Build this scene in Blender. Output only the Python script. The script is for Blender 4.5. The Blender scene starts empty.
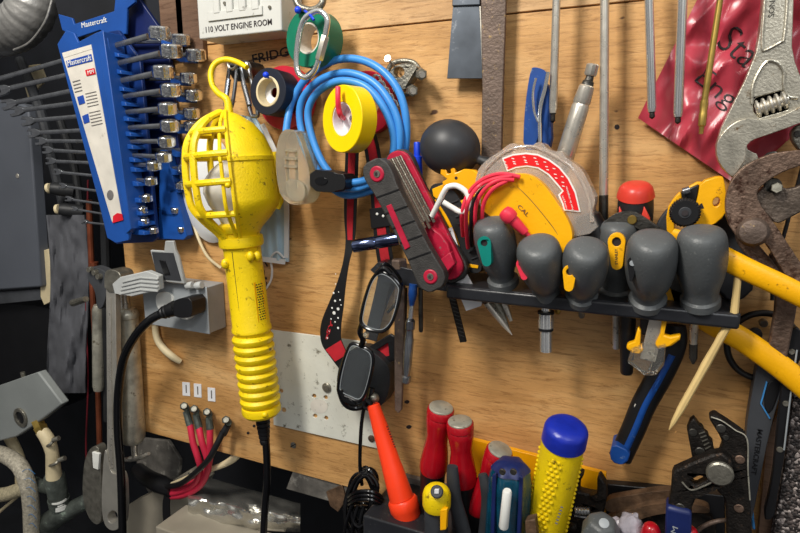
import bpy, bmesh, math, random
from mathutils import Vector, Matrix, noise
from mathutils.geometry import tessellate_polygon
V = Vector
R = math.radians
random.seed(7)
SC = bpy.context.scene
COL = SC.collection

# ---------------------------------------------------------------- camera
FPX = 578.0
YAW, PITCH = R(25), R(11)
fw = V((-math.sin(YAW)*math.cos(PITCH), math.cos(YAW)*math.cos(PITCH), -math.sin(PITCH)))
rt = fw.cross(V((0, 0, 1))).normalized()
up = rt.cross(fw).normalized()
CAM = -0.65*fw
cd = bpy.data.cameras.new('camera')
cd.sensor_width = 36.0
cd.lens = 36.0*FPX/800.0
cd.clip_start = 0.01
cam = bpy.data.objects.new('camera', cd)
m3 = Matrix((rt, up, -fw)).transposed()
cam.matrix_world = Matrix.Translation(CAM) @ m3.to_4x4()
COL.objects.link(cam)
SC.camera = cam


def P(x, y, h=0.0):
    """Point of the place, h millimetres in front of the board, from photo pixel (x, y)."""
    d = fw*FPX + rt*(x-400.0) - up*(y-266.5)
    t = (-h*0.001 - CAM.y)/d.y
    return CAM + d*t


def S(p):
    """Metres per pixel at the point."""
    return (p-CAM).dot(fw)/FPX


# ---------------------------------------------------------------- materials
def lin(c):
    c = c/255.0
    return c/12.92 if c <= 0.04045 else ((c+0.055)/1.055)**2.4


def rgb(t):
    return (lin(t[0]), lin(t[1]), lin(t[2]), 1.0)


MATS = {}


def mat(key, col, rough=0.5, metal=0.0, var=0.12, vs=40.0, bump=0.0, bs=200.0, spot=None, trans=0.0, alpha=1.0,
        stretch=(1, 1, 1), ior=1.45, spec=0.5, coat=0.0, rvar=0.0):
    m = bpy.data.materials.new(key)
    m.use_nodes = True
    nt = m.node_tree
    N, L = nt.nodes, nt.links
    b = N['Principled BSDF']
    b.inputs['Roughness'].default_value = rough
    b.inputs['Metallic'].default_value = metal
    b.inputs['IOR'].default_value = ior
    b.inputs['Specular IOR Level'].default_value = spec
    b.inputs['Transmission Weight'].default_value = trans
    b.inputs['Alpha'].default_value = alpha
    b.inputs['Coat Weight'].default_value = coat
    tc = N.new('ShaderNodeTexCoord')
    mp = N.new('ShaderNodeMapping')
    mp.inputs['Scale'].default_value = stretch
    L.new(tc.outputs['Object'], mp.inputs['Vector'])
    vec = mp.outputs['Vector']
    n1 = N.new('ShaderNodeTexNoise')
    n1.inputs['Scale'].default_value = vs
    n1.inputs['Detail'].default_value = 5
    L.new(vec, n1.inputs['Vector'])
    cr = N.new('ShaderNodeValToRGB')
    c = rgb(col)
    lo = tuple(x*(1-var*1.6) for x in c[:3])+(1,)
    hi = tuple(min(1, x*(1+var)) for x in c[:3])+(1,)
    cr.color_ramp.elements[0].position = 0.3
    cr.color_ramp.elements[1].position = 0.7
    cr.color_ramp.elements[0].color = lo
    cr.color_ramp.elements[1].color = hi
    L.new(n1.outputs['Fac'], cr.inputs['Fac'])
    out = cr.outputs['Color']
    if spot:
        sc_, amt, sscale = spot
        n2 = N.new('ShaderNodeTexNoise')
        n2.inputs['Scale'].default_value = sscale
        n2.inputs['Detail'].default_value = 8
        n2.inputs['Roughness'].default_value = 0.7
        L.new(vec, n2.inputs['Vector'])
        r2 = N.new('ShaderNodeValToRGB')
        r2.color_ramp.elements[0].position = 0.62-amt*0.3
        r2.color_ramp.elements[1].position = 0.70-amt*0.2
        L.new(n2.outputs['Fac'], r2.inputs['Fac'])
        mx = N.new('ShaderNodeMix')
        mx.data_type = 'RGBA'
        L.new(r2.outputs['Color'], mx.inputs[0])
        L.new(out, mx.inputs[6])
        mx.inputs[7].default_value = rgb(sc_)
        out = mx.outputs[2]
    L.new(out, b.inputs['Base Color'])
    if rvar:
        mr = N.new('ShaderNodeMapRange')
        mr.inputs['To Min'].default_value = max(0, rough-rvar)
        mr.inputs['To Max'].default_value = min(1, rough+rvar)
        n3 = N.new('ShaderNodeTexNoise')
        n3.inputs['Scale'].default_value = vs*2.3
        L.new(vec, n3.inputs['Vector'])
        L.new(n3.outputs['Fac'], mr.inputs['Value'])
        L.new(mr.outputs['Result'], b.inputs['Roughness'])
    if bump:
        nb = N.new('ShaderNodeTexNoise')
        nb.inputs['Scale'].default_value = bs
        nb.inputs['Detail'].default_value = 4
        L.new(vec, nb.inputs['Vector'])
        bp = N.new('ShaderNodeBump')
        bp.inputs['Strength'].default_value = bump
        bp.inputs['Distance'].default_value = 0.002
        L.new(nb.outputs['Fac'], bp.inputs['Height'])
        L.new(bp.outputs['Normal'], b.inputs['Normal'])
    MATS[key] = m
    return m


def wood_mat(key, c1, c2, c3, knots=True):
    m = bpy.data.materials.new(key)
    m.use_nodes = True
    N, L = m.node_tree.nodes, m.node_tree.links
    b = N['Principled BSDF']
    b.inputs['Roughness'].default_value = 0.52
    b.inputs['Specular IOR Level'].default_value = 0.35
    tc = N.new('ShaderNodeTexCoord')

    def noise_n(scale, st, detail=6, rough=0.6, dist=0.0):
        mp = N.new('ShaderNodeMapping')
        mp.inputs['Scale'].default_value = st
        L.new(tc.outputs['Object'], mp.inputs['Vector'])
        n = N.new('ShaderNodeTexNoise')
        n.inputs['Scale'].default_value = scale
        n.inputs['Detail'].default_value = detail
        n.inputs['Roughness'].default_value = rough
        n.inputs['Distortion'].default_value = dist
        L.new(mp.outputs['Vector'], n.inputs['Vector'])
        return n.outputs['Fac']

    def ramp(fac, stops):
        r = N.new('ShaderNodeValToRGB')
        e = r.color_ramp.elements
        e[0].position, e[0].color = stops[0]
        e[1].position, e[1].color = stops[-1]
        for p, c in stops[1:-1]:
            q = e.new(p)
            q.color = c
        L.new(fac, r.inputs['Fac'])
        return r.outputs['Color']

    def mix(f, a, bb, mode='MIX'):
        x = N.new('ShaderNodeMix')
        x.data_type = 'RGBA'
        x.blend_type = mode
        if isinstance(f, float):
            x.inputs[0].default_value = f
        else:
            L.new(f, x.inputs[0])
        for s, q in ((6, a), (7, bb)):
            if isinstance(q, tuple):
                x.inputs[s].default_value = q
            else:
                L.new(q, x.inputs[s])
        return x.outputs[2]
    big = noise_n(6, (1, 1, 3.2), 3, 0.5, 1.2)
    base = ramp(big, [(0.3, rgb(c1)), (0.5, rgb(c2)), (0.7, rgb(c3))])
    g1 = noise_n(30, (1, 1, 9), 8, 0.75, 1.0)
    grain = ramp(g1, [(0.34, (0.50, 0.42, 0.34, 1)), (0.5, (1, 1, 1, 1)), (0.72, (1.12, 1.1, 1.06, 1))])
    col = mix(0.85, base, grain, 'MULTIPLY')
    g2 = noise_n(55, (1, 1, 22), 4, 0.7, 0.2)
    dash = ramp(g2, [(0.66, (0, 0, 0, 1)), (0.74, (1, 1, 1, 1))])
    col = mix(dash, col, rgb((118, 76, 40)))
    n3 = noise_n(38, (1, 1, 2.0), 2, 0.5, 0)
    kn = ramp(n3, [(0.735, (0, 0, 0, 1)), (0.775, (1, 1, 1, 1))])
    if knots:
        col = mix(kn, col, rgb((84, 55, 34)))
    n4 = noise_n(9, (1, 1, 1), 5, 0.6, 0)
    st = ramp(n4, [(0.35, (0.80, 0.77, 0.74, 1)), (0.6, (1, 1, 1, 1))])
    col = mix(0.8, col, st, 'MULTIPLY')
    L.new(col, b.inputs['Base Color'])
    bp = N.new('ShaderNodeBump')
    bp.inputs['Strength'].default_value = 0.35
    bp.inputs['Distance'].default_value = 0.0012
    L.new(g1, bp.inputs['Height'])
    L.new(bp.outputs['Normal'], b.inputs['Normal'])
    MATS[key] = m
    return m


# ---------------------------------------------------------------- geometry
def tp(pts):
    return [P(*p) for p in pts]


def cr3(pts, n=6, closed=False):
    """Catmull-Rom through a list of tuples / vectors of any length."""
    pts = [tuple(p) for p in pts]
    k = len(pts)
    out = []
    rng = range(k) if closed else range(k-1)
    for i in rng:
        if closed:
            a, b, c, d = (pts[(i-1) % k], pts[i], pts[(i+1) % k], pts[(i+2) % k])
        else:
            a, b, c, d = pts[max(i-1, 0)], pts[i], pts[i+1], pts[min(i+2, k-1)]
        for j in range(n):
            t = j/n
            out.append(tuple(0.5*((2*q)+(-p+r)*t+(2*p-5*q+4*r-s)*t*t+(-p+3*q-3*r+s)*t**3)
                             for p, q, r, s in zip(a, b, c, d)))
    if not closed:
        out.append(pts[-1])
    return out


def ck(pts, k=2):
    for _ in range(k):
        o = []
        n = len(pts)
        for i in range(n):
            a, b = pts[i], pts[(i+1) % n]
            o.append((a[0]*.75+b[0]*.25, a[1]*.75+b[1]*.25))
            o.append((a[0]*.25+b[0]*.75, a[1]*.25+b[1]*.75))
        pts = o
    return pts


def circ(x, y, r, n=20, ry=None, rot=0):
    ry = r if ry is None else ry
    c, s = math.cos(R(rot)), math.sin(R(rot))
    o = []
    for i in range(n):
        a = 2*math.pi*i/n
        u, v = r*math.cos(a), ry*math.sin(a)
        o.append((x+u*c-v*s, y+u*s+v*c))
    return o


def capsule(a, b, ra, rb, n=8):
    ax, ay = a
    bx, by = b
    ang = math.atan2(by-ay, bx-ax)
    o = []
    for i in range(n+1):
        t = ang+math.pi/2+math.pi*i/n
        o.append((ax+ra*math.cos(t), ay+ra*math.sin(t)))
    for i in range(n+1):
        t = ang-math.pi/2+math.pi*i/n
        o.append((bx+rb*math.cos(t), by+rb*math.sin(t)))
    return o


def band(pts, w):
    """closed outline of a 2-D stroke: pts [(x,y)], w width or list"""
    n = len(pts)
    ws = w if isinstance(w, (list, tuple)) else [w]*n
    A, B = [], []
    for i in range(n):
        p, q = pts[max(i-1, 0)], pts[min(i+1, n-1)]
        dx, dy = q[0]-p[0], q[1]-p[1]
        l = math.hypot(dx, dy) or 1
        nx, ny = -dy/l, dx/l
        A.append((pts[i][0]+nx*ws[i]/2, pts[i][1]+ny*ws[i]/2))
        B.append((pts[i][0]-nx*ws[i]/2, pts[i][1]-ny*ws[i]/2))
    return A+B[::-1]


def arc(x, y, r, a0, a1, n=10, ry=None):
    ry = ry or r
    return [(x+r*math.cos(R(a0+(a1-a0)*i/n)), y+ry*math.sin(R(a0+(a1-a0)*i/n))) for i in range(n+1)]


class M:
    def __init__(s):
        s.v, s.f = [], []

    def add(s, vs, fs):
        o = len(s.v)
        s.v += [V(v) for v in vs]
        s.f += [tuple(i+o for i in f) for f in fs]
        return s

    def prism(s, out, h, th, holes=(), d=None):
        """outline in pixels at height h (number or f(x,y)), th millimetres thick towards the board"""
        hf = h if callable(h) else (lambda x, y: h)
        d = V((0, th*0.001, 0)) if d is None else d
        loops = [out]+list(holes)
        fr = [[P(x, y, hf(x, y)) for x, y in lp] for lp in loops]
        flat = [p for lp in fr for p in lp]
        tris = tessellate_polygon([[V((p[0], -p[1], 0)) for p in lp] for lp in loops])
        n = len(flat)
        vs = flat+[p+d for p in flat]
        fs = [tuple(t) for t in tris]+[tuple(i+n for i in t)[::-1] for t in tris]
        k = 0
        for lp in loops:
            m = len(lp)
            for i in range(m):
                a, b = k+i, k+(i+1) % m
                fs.append((a, b, b+n, a+n))
            k += m
        return s.add(vs, fs)

    def tube(s, pts, r, n=10, closed=False, sq=1.0):
        """pts world vectors, r metres (number or list)"""
        k = len(pts)
        pts = [V(p) for p in pts]
        rs = r if isinstance(r, (list, tuple)) else [r]*k
        vs, fs = [], []
        u = None
        for i in range(k):
            if closed:
                t = pts[(i+1) % k]-pts[i-1]
            else:
                t = pts[min(i+1, k-1)]-pts[max(i-1, 0)]
            if t.length < 1e-9:
                t = V((0, 0, 1))
            t.normalize()
            if u is None:
                u = t.cross(V((0, 1, 0)))
                if u.length < 1e-3:
                    u = t.cross(V((1, 0, 0)))
            u = (u-t*u.dot(t)).normalized()
            w = t.cross(u)
            for j in range(n):
                a = 2*math.pi*j/n
                vs.append(pts[i]+u*(rs[i]*math.cos(a))+w*(rs[i]*sq*math.sin(a)))
        for i in range(k if closed else k-1):
            for j in range(n):
                a, b = i*n+j, i*n+(j+1) % n
                c, d = ((i+1) % k)*n+(j+1) % n, ((i+1) % k)*n+j
                fs.append((a, b, c, d))
        if not closed:
            fs.append(tuple(range(n))[::-1])
            fs.append(tuple((k-1)*n+j for j in range(n)))
        return s.add(vs, fs)

    def ptube(s, pts, rpx, n=10, closed=False, sm=6, sq=1.0):
        """pts (x,y,h) pixels, rpx radius in pixels; smoothed"""
        q = cr3(pts, sm, closed) if sm else pts
        w = tp(q)
        if isinstance(rpx, (list, tuple)):
            m = len(q)
            rr = []
            for i in range(m):
                t = i/(m-1)*(len(rpx)-1)
                a = min(int(t), len(rpx)-2)
                rr.append((rpx[a]*(1-t+a)+rpx[a+1]*(t-a))*S(w[i]))
        else:
            rr = rpx*S(w[len(w)//2])
        return s.tube(w, rr, n, closed, sq)

    def lathe(s, A, B, prof, n=24, a0=0, a1=360, lobes=None, sq=1.0, up_=None):
        """profile [(t, r metres)] round the axis A->B; angle 0 faces the viewer, 90 to the right"""
        ax = (B-A)
        a = ax.normalized()
        u = (CAM-A) if up_ is None else V(up_)
        u = (u-a*u.dot(a)).normalized()
        w = a.cross(u)
        if w.dot(rt) < 0:
            w = -w
        full = abs(a1-a0) >= 359.9
        m = n if full else n+1
        vs, fs = [], []
        for (t, r) in prof:
            for j in range(m):
                g = R(a0+(a1-a0)*j/n)
                k = r*(lobes(g, t) if lobes else 1.0)
                vs.append(A+ax*t+u*(k*math.cos(g)*sq)+w*(k*math.sin(g)))
        K = len(prof)
        for i in range(K-1):
            for j in range(n):
                p, q = i*m+j, i*m+(j+1) % m
                fs.append((p, q, q+m, p+m))
        if full and prof[0] != prof[-1]:
            if prof[0][1] > 1e-7:
                fs.append(tuple(range(m)))
            if prof[-1][1] > 1e-7:
                fs.append(tuple((K-1)*m+j for j in range(m)))
        return s.add(vs, fs)

    def plathe(s, a, b, prof, n=24, **kw):
        A, B = P(*a), P(*b)
        pr = [(t, r*S(A.lerp(B, t))) for t, r in prof]
        return s.lathe(A, B, pr, n, **kw)

    def ring(s, c, nrm, ro, ri, th, n=40, bev=0.0006):
        """hollow roll: front centre c, front normal nrm, metres"""
        nrm = V(nrm).normalized()
        A, B = c, c-nrm*th
        bt = bev/th
        prof = [(0, ri), (0, ro-bev), (bt, ro), (1-bt, ro), (1, ro-bev), (1, ri), (0, ri)]
        return s.lathe(A, B, prof, n, up_=(0, 0, 1))

    def cyl(s, A, B, r, n=20, bev=None):
        bev = r*0.12 if bev is None else bev
        bt = min(0.3, bev/max(1e-6, (B-A).length))
        return s.lathe(A, B, [(0, r-bev), (bt, r), (1-bt, r), (1, r-bev)], n, up_=(0, 0.2, 1))

    def disc(s, x, y, h, rpx, th, n=20, nrm=(0, -1, 0)):
        c = P(x, y, h)
        r = rpx*S(c)
        return s.lathe(c, c-V(nrm).normalized()*th*0.001, [(0, r*0.86), (0.25, r), (1, r)], n, up_=(0, 0, 1))

    def sph(s, c, r, n=16, sc=(1, 1, 1), rot=None):
        vs, fs = [], []
        m = n//2
        for i in range(m+1):
            t = math.pi*i/m
            for j in range(n):
                a = 2*math.pi*j/n
                p = V((r*sc[0]*math.sin(t)*math.cos(a), r*sc[1]*math.sin(t)*math.sin(a), r*sc[2]*math.cos(t)))
                if rot is not None:
                    p = rot @ p
                vs.append(c+p)
        for i in range(m):
            for j in range(n):
                a, b = i*n+j, i*n+(j+1) % n
                fs.append((a, b, b+n, a+n))
        return s.add(vs, fs)

    def psph(s, x, y, h, rpx, **k):
        c = P(x, y, h)
        return s.sph(c, rpx*S(c), **k)

    def box(s, p0, p1):
        (x0, y0, z0), (x1, y1, z1) = p0, p1
        vs = [(x, y, z) for x in (x0, x1) for y in (y0, y1) for z in (z0, z1)]
        return s.add(vs, [(0, 1, 3, 2), (4, 6, 7, 5), (0, 4, 5, 1), (2, 3, 7, 6), (0, 2, 6, 4), (1, 5, 7, 3)])

    def pbox(s, x0, y0, x1, y1, h1, h0):
        a, b = P(x0, y0, h1), P(x1, y1, h1)
        return s.box((a.x, -h1*.001, b.z), (b.x, -h0*.001, a.z))

    def obox(s, a, b, w, th, sh=0.0):
        """bar from pixel a(x,y,h) to b, w px wide in the board plane, th mm thick"""
        A, B = P(*a), P(*b)
        d = (B-A).normalized()
        n = V((0, -1, 0))
        n = (n-d*n.dot(d)).normalized()
        sd = d.cross(n)
        hw = w*S(A)/2
        ht = th*.0005
        vs = []
        for c in (A, B):
            for i, j in ((-1, -1), (1, -1), (1, 1), (-1, 1)):
                vs.append(c+sd*hw*i+n*ht*j)
        return s.add(vs, [(0, 1, 2, 3), (7, 6, 5, 4), (0, 4, 5, 1), (1, 5, 6, 2), (2, 6, 7, 3), (3, 7, 4, 0)])

    def ribbon(s, pts, th=1.2, sm=6):
        """pts (x,y,h,w) pixels"""
        q = cr3(pts, sm)
        k = len(q)
        vs, fs = [], []
        for i in range(k):
            a, b = q[max(i-1, 0)], q[min(i+1, k-1)]
            dx, dy = b[0]-a[0], b[1]-a[1]
            l = math.hypot(dx, dy) or 1
            nx, ny = -dy/l, dx/l
            x, y, h, w = q[i]
            p, r = P(x+nx*w/2, y+ny*w/2, h), P(x-nx*w/2, y-ny*w/2, h)
            d = V((0, th*.001, 0))
            vs += [p, r, r+d, p+d]
        for i in range(k-1):
            for j in range(4):
                a, b = i*4+j, i*4+(j+1) % 4
                fs.append((a, b, b+4, a+4))
        fs += [(0, 1, 2, 3), tuple((k-1)*4+j for j in (3, 2, 1, 0))]
        return s.add(vs, fs)

    def sheet(s, fn, nu, nv, th=0.0004):
        """fn(u,v)->world point; closed thin sheet with thickness towards the board"""
        g = [[fn(i/nu, j/nv) for j in range(nv+1)] for i in range(nu+1)]
        vs = [p for r_ in g for p in r_]
        n = len(vs)
        vs = vs+[p+V((0, th, 0)) for p in vs]
        fs = []
        for i in range(nu):
            for j in range(nv):
                a = i*(nv+1)+j
                q = (a, a+1, a+nv+2, a+nv+1)
                fs.append(q)
                fs.append(tuple(x+n for x in q)[::-1])
        bd = [i*(nv+1) for i in range(nu+1)]+[nu*(nv+1)+j for j in range(1, nv+1)] + \
             [i*(nv+1)+nv for i in range(nu-1, -1, -1)]+[j for j in range(nv-1, 0, -1)]
        for i in range(len(bd)):
            a, b = bd[i], bd[(i+1) % len(bd)]
            fs.append((a, b, b+n, a+n))
        return s.add(vs, fs)

    def text(s, string, p0, p1, hpx, nrm=(0, -1, 0), ex=0.0002, bold=0.0):
        A, B = P(*p0), P(*p1)
        cu = bpy.data.curves.new('t', 'FONT')
        cu.body = string
        cu.extrude = 0.0
        cu.offset = bold
        cu.resolution_u = 3
        o = bpy.data.objects.new('t', cu)
        COL.objects.link(o)
        bpy.context.view_layer.update()
        me = bpy.data.meshes.new_from_object(o.evaluated_get(bpy.context.evaluated_depsgraph_get()))
        vs = [v.co.copy() for v in me.vertices]
        fs = [tuple(p.vertices) for p in me.polygons]
        COL.objects.unlink(o)
        bpy.data.objects.remove(o)
        if not vs:
            return s
        x0, x1 = min(v.x for v in vs), max(v.x for v in vs)
        y0, y1 = min(v.y for v in vs), max(v.y for v in vs)
        ex_ = (B-A).normalized()
        nz = V(nrm).normalized()
        nz = (nz-ex_*nz.dot(ex_)).normalized()
        ey = nz.cross(ex_)
        sx = (B-A).length/(x1-x0)
        sy = hpx*S(A)/(y1-y0)
        w = [A+ex_*((v.x-x0)*sx)+ey*((v.y-y0)*sy) for v in vs]
        n = len(w)
        fs2 = [f for f in fs]+[tuple(i+n for i in f)[::-1] for f in fs]
        # side walls on boundary edges
        cnt = {}
        for f in fs:
            for i in range(len(f)):
                e = (f[i], f[(i+1) % len(f)])
                k = (min(e), max(e))
                cnt.setdefault(k, []).append(e)
        for k, l in cnt.items():
            if len(l) == 1:
                a, b = l[0]
                fs2.append((a, b, b+n, a+n))
        return s.add([p+nz*ex for p in w]+w, fs2)

    def mesh(s, name, base, smooth=35):
        me = bpy.data.meshes.new(name)
        me.from_pydata([v-base for v in s.v], [], s.f)
        bm = bmesh.new()
        bm.from_mesh(me)
        bmesh.ops.remove_doubles(bm, verts=bm.verts, dist=1e-6)
        bmesh.ops.recalc_face_normals(bm, faces=bm.faces)
        bm.to_mesh(me)
        bm.free()
        if smooth:
            me.shade_smooth()
            me.set_sharp_from_angle(angle=R(smooth))
        return me


def obj(name, m, material, base, parent=None, bevel=0, label=None, seg=2, smooth=35):
    me = m.mesh(name, base, smooth)
    me.materials.append(MATS[material])
    o = bpy.data.objects.new(name, me)
    COL.objects.link(o)
    if parent:
        o.parent = parent
    else:
        o.location = base
    if bevel:
        b = o.modifiers.new('bevel', 'BEVEL')
        b.width = bevel*0.001
        b.segments = seg
        b.limit_method = 'ANGLE'
        b.angle_limit = R(38)
        b.harden_normals = False
    if label:
        o['label'] = label
    return o


class Thing:
    def __init__(s, name, label, cat, base, group=None):
        s.base = P(*base) if not isinstance(base, Vector) else base
        s.e = bpy.data.objects.new(name, None)
        s.e.empty_display_size = 0.01
        s.e.location = s.base
        COL.objects.link(s.e)
        s.e['label'] = label
        s.e['category'] = cat
        if group:
            s.e['group'] = group

    def part(s, name, m, material, bevel=0, label=None, of=None, seg=2, smooth=35):
        return obj(name, m, material, s.base, of or s.e, bevel, label, seg, smooth)


def solo(name, label, cat, m, material, base=None, bevel=0, group=None, seg=2, smooth=35):
    base = P(*base) if base is not None else m.v[0].copy()
    o = obj(name, m, material, base, None, bevel, label, seg, smooth)
    o['category'] = cat
    if group:
        o['group'] = group
    return o


def struct(name, m, material, bevel=0, smooth=35):
    o = obj(name, m, material, V((0, 0, 0)), None, bevel, None, 2, smooth)
    o['kind'] = 'structure'
    return o
# ---------------------------------------------------------------- palette
wood_mat('plywood', (186, 140, 84), (205, 157, 98), (220, 176, 118))
wood_mat('plywood_light', (188, 146, 98), (205, 165, 116), (216, 180, 134))
wood_mat('dark_stud', (92, 70, 56), (110, 84, 66), (122, 96, 78), False)
mat('yellow', (238, 205, 8), .42, var=.08, vs=30, spot=((120, 92, 10), .12, 130), bump=.25, bs=500)
mat('yellow_tape', (245, 210, 0), .35, var=.03)
mat('amber', (246, 178, 4), .38, var=.07, vs=30, spot=((150, 96, 10), .05, 120), bump=.1, bs=400)
mat('amber_flat', (242, 168, 10), .32, var=.05)
mat('blue_cord', (62, 140, 214), .38, var=.06, vs=60)
mat('blue_rack_shaded', (12, 44, 104), .45, var=.15)  # rack blue with the shadow of the tooth area put into the colour
mat('blue_rack', (24, 74, 150), .4, var=.1, vs=25)
mat('blue_cap', (26, 44, 160), .33, var=.12, vs=60, bump=.2, bs=200)
mat('blue_pen', (22, 66, 214), .35)
mat('blue_grip', (16, 66, 138), .42, var=.15, spot=((120, 140, 160), .04, 90))
mat('navy', (18, 32, 84), .45, var=.15)
mat('navy_dark', (13, 20, 36), .5, var=.15)
mat('light_blue', (60, 130, 190), .5)
mat('red', (168, 14, 28), .24, var=.08, vs=60, coat=.3)
mat('red_lead', (226, 50, 74), .4, var=.05)
mat('red_tape', (196, 28, 52), .4, var=.08)
mat('red_hex', (176, 26, 56), .42, var=.12, vs=80, spot=((130, 100, 100), .04, 200))
mat('red_web', (182, 26, 40), .8, var=.12, bump=.4, bs=1500)
mat('red_cable', (204, 42, 70), .45, var=.12)
mat('red_plate', (226, 22, 26), .45, var=.03)
mat('red_cap', (212, 62, 48), .35, var=.08)
mat('orange', (250, 66, 28), .36, var=.05)
mat('green_tape', (8, 112, 84), .38, var=.08)
mat('teal', (0, 122, 110), .4)
mat('white', (232, 232, 226), .5, var=.04)
mat('off_white', (214, 208, 196), .55, var=.08, spot=((140, 128, 108), .05, 60))
mat('cream', (212, 196, 158), .55, var=.1)
mat('plate_white', (214, 214, 202), .5, var=.05, vs=25, spot=((112, 108, 92), .13, 75), bump=.15, bs=150)
mat('box_grey', (196, 196, 190), .5, var=.04, spot=((120, 116, 108), .02, 90))
mat('outlet_grey', (150, 155, 158), .48, var=.05)
mat('outlet_lid', (178, 180, 178), .5, var=.06)
mat('gasket', (58, 60, 64), .7)
mat('panel_grey', (88, 92, 100), .45, var=.08, vs=8)
mat('switch_grey', (136, 140, 138), .5, var=.07, vs=15)
mat('handle_grey', (84, 87, 88), .42, var=.12, vs=30, bump=.15, bs=500, spot=((120, 122, 120), .035, 260), spec=.5)
mat('rubber', (34, 35, 37), .5, var=.15, bump=.15, bs=400)
mat('bulb_rubber', (46, 47, 50), .45, var=.1, vs=20)
mat('black', (20, 20, 22), .4, var=.12)
mat('black_gloss', (14, 14, 16), .18, var=.1)
mat('black_shelf', (36, 37, 41), .33, var=.15, bump=.08, bs=300, spot=((90, 90, 92), .03, 260))
mat('charcoal', (48, 50, 54), .6, var=.2, bump=.2, bs=200)
mat('hex_dark', (56, 54, 52), .55, var=.2, vs=120, bump=.35, bs=900)
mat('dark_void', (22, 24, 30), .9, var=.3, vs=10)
mat('dark_grey', (66, 68, 72), .7, var=.3, vs=18, bump=.4, bs=60)
mat('chrome', (224, 224, 222), .16, .85, var=.05)
mat('chrome_dark', (136, 138, 142), .22, .85, var=.15, vs=80)
mat('chrome_blue', (96, 106, 138), .15, 1, var=.2, vs=60)
mat('steel', (206, 200, 188), .3, .72, var=.12, vs=60, rvar=.12)
mat('satin', (196, 190, 174), .33, .85, var=.12, vs=50, rvar=.15, bump=.15, bs=500, spot=((120, 98, 70), .05, 110))
mat('dark_steel', (78, 76, 72), .42, .8, var=.3, vs=90, bump=.3, bs=500)
mat('black_steel', (40, 36, 33), .48, .6, var=.35, vs=120, bump=.5, bs=600, spot=((84, 66, 52), .12, 220))
mat('rust', (122, 100, 86), .5, .65, var=.3, vs=60, bump=.5, bs=350, spot=((66, 44, 34), .35, 80), rvar=.2)
mat('bar_brown', (104, 88, 78), .55, .4, var=.2, vs=50, bump=.4, bs=400, spot=((168, 140, 92), .07, 140))
mat('blade_grey', (84, 90, 98), .42, .6, var=.22, vs=30, spot=((150, 154, 160), .1, 35))
mat('galv', (190, 186, 170), .38, .6, var=.22, vs=70, bump=.5, bs=110, spot=((110, 100, 80), .12, 70))
mat('alu', (178, 174, 164), .42, .6, var=.1, vs=40)
mat('brass', (190, 160, 84), .35, .9, var=.2, vs=80)
mat('copper', (150, 82, 56), .4, .7, var=.25)
mat('pewter', (92, 98, 92), .6, .5, var=.3, vs=60, bump=.7, bs=120, spot=((150, 165, 150), .1, 60))
mat('zinc', (146, 142, 130), .36, .75, var=.25, vs=90, bump=.3, bs=400)
mat('foil', (205, 203, 195), .25, .85, var=.2, vs=20, bump=.8, bs=28)
mat('foil_duct', (156, 154, 150), .4, .5, var=.2, vs=30, bump=.7, bs=90)
mat('clear', (246, 244, 236), .1, trans=.95, var=.02, ior=1.18, spot=((170, 160, 130), .06, 70))
mat('clear_dirty', (226, 220, 200), .2, trans=.8, var=.05, ior=1.3)
mat('clear_case', (236, 226, 216), .14, trans=.72, var=.03, ior=1.2, coat=.4)
mat('chrome_head', (226, 226, 224), .1, 1, var=.08, bump=.5, bs=260)
mat('grey_rust', (104, 92, 82), .5, .6, var=.3, vs=60, bump=.5, bs=350, spot=((70, 52, 42), .2, 80))
mat('lettered_grey', (62, 64, 68), .5, var=.12, vs=20)
mat('lens', (225, 232, 236), .03, trans=.97, var=0, ior=1.12)
mat('bulb_glass', (226, 224, 214), .25, var=.03, trans=.25)
mat('teal_clear', (14, 78, 104), .1, trans=.3, var=.3, vs=40, coat=.6)
mat('mask_white', (226, 228, 228), .85, var=.04, bump=.2, bs=700)
mat('mask_blue', (176, 200, 212), .85, var=.05, bump=.2, bs=900)
mat('bamboo', (218, 188, 126), .55, var=.12, stretch=(1, 1, .2), vs=90)
mat('bag_pink', (186, 62, 78), .3, var=.12, vs=18, bump=.3, bs=30, trans=.05, spec=.6)
mat('ink', (36, 28, 30), .6)
mat('ink_red', (208, 36, 44), .6)
mat('ink_grey', (110, 106, 104), .7)
mat('label_blue', (30, 70, 160), .5)
mat('label_red', (206, 24, 40), .5)
mat('hose_braid', (178, 170, 152), .5, var=.25, vs=220, bump=.8, bs=500)
mat('hose_beige', (190, 178, 146), .55, var=.2, vs=200, bump=.6, bs=500)
mat('tan_surface', (150, 142, 126), .7, var=.15, vs=12)
mat('beam_grey', (112, 108, 102), .6, .2, var=.3, vs=40, bump=.5, bs=90, spot=((170, 165, 155), .2, 50))
mat('paper', (226, 226, 228), .7, var=.04)
mat('rag', (84, 85, 90), .9, var=.12, vs=20, bump=.5, bs=60)
mat('dark_red', (112, 26, 36), .5)
mat('grime_brown', (104, 80, 60), .6, .3, var=.35, vs=70, bump=.6, bs=200)
mat('crumple', (168, 162, 170), .3, var=.2, vs=60, bump=.9, bs=90)


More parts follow.
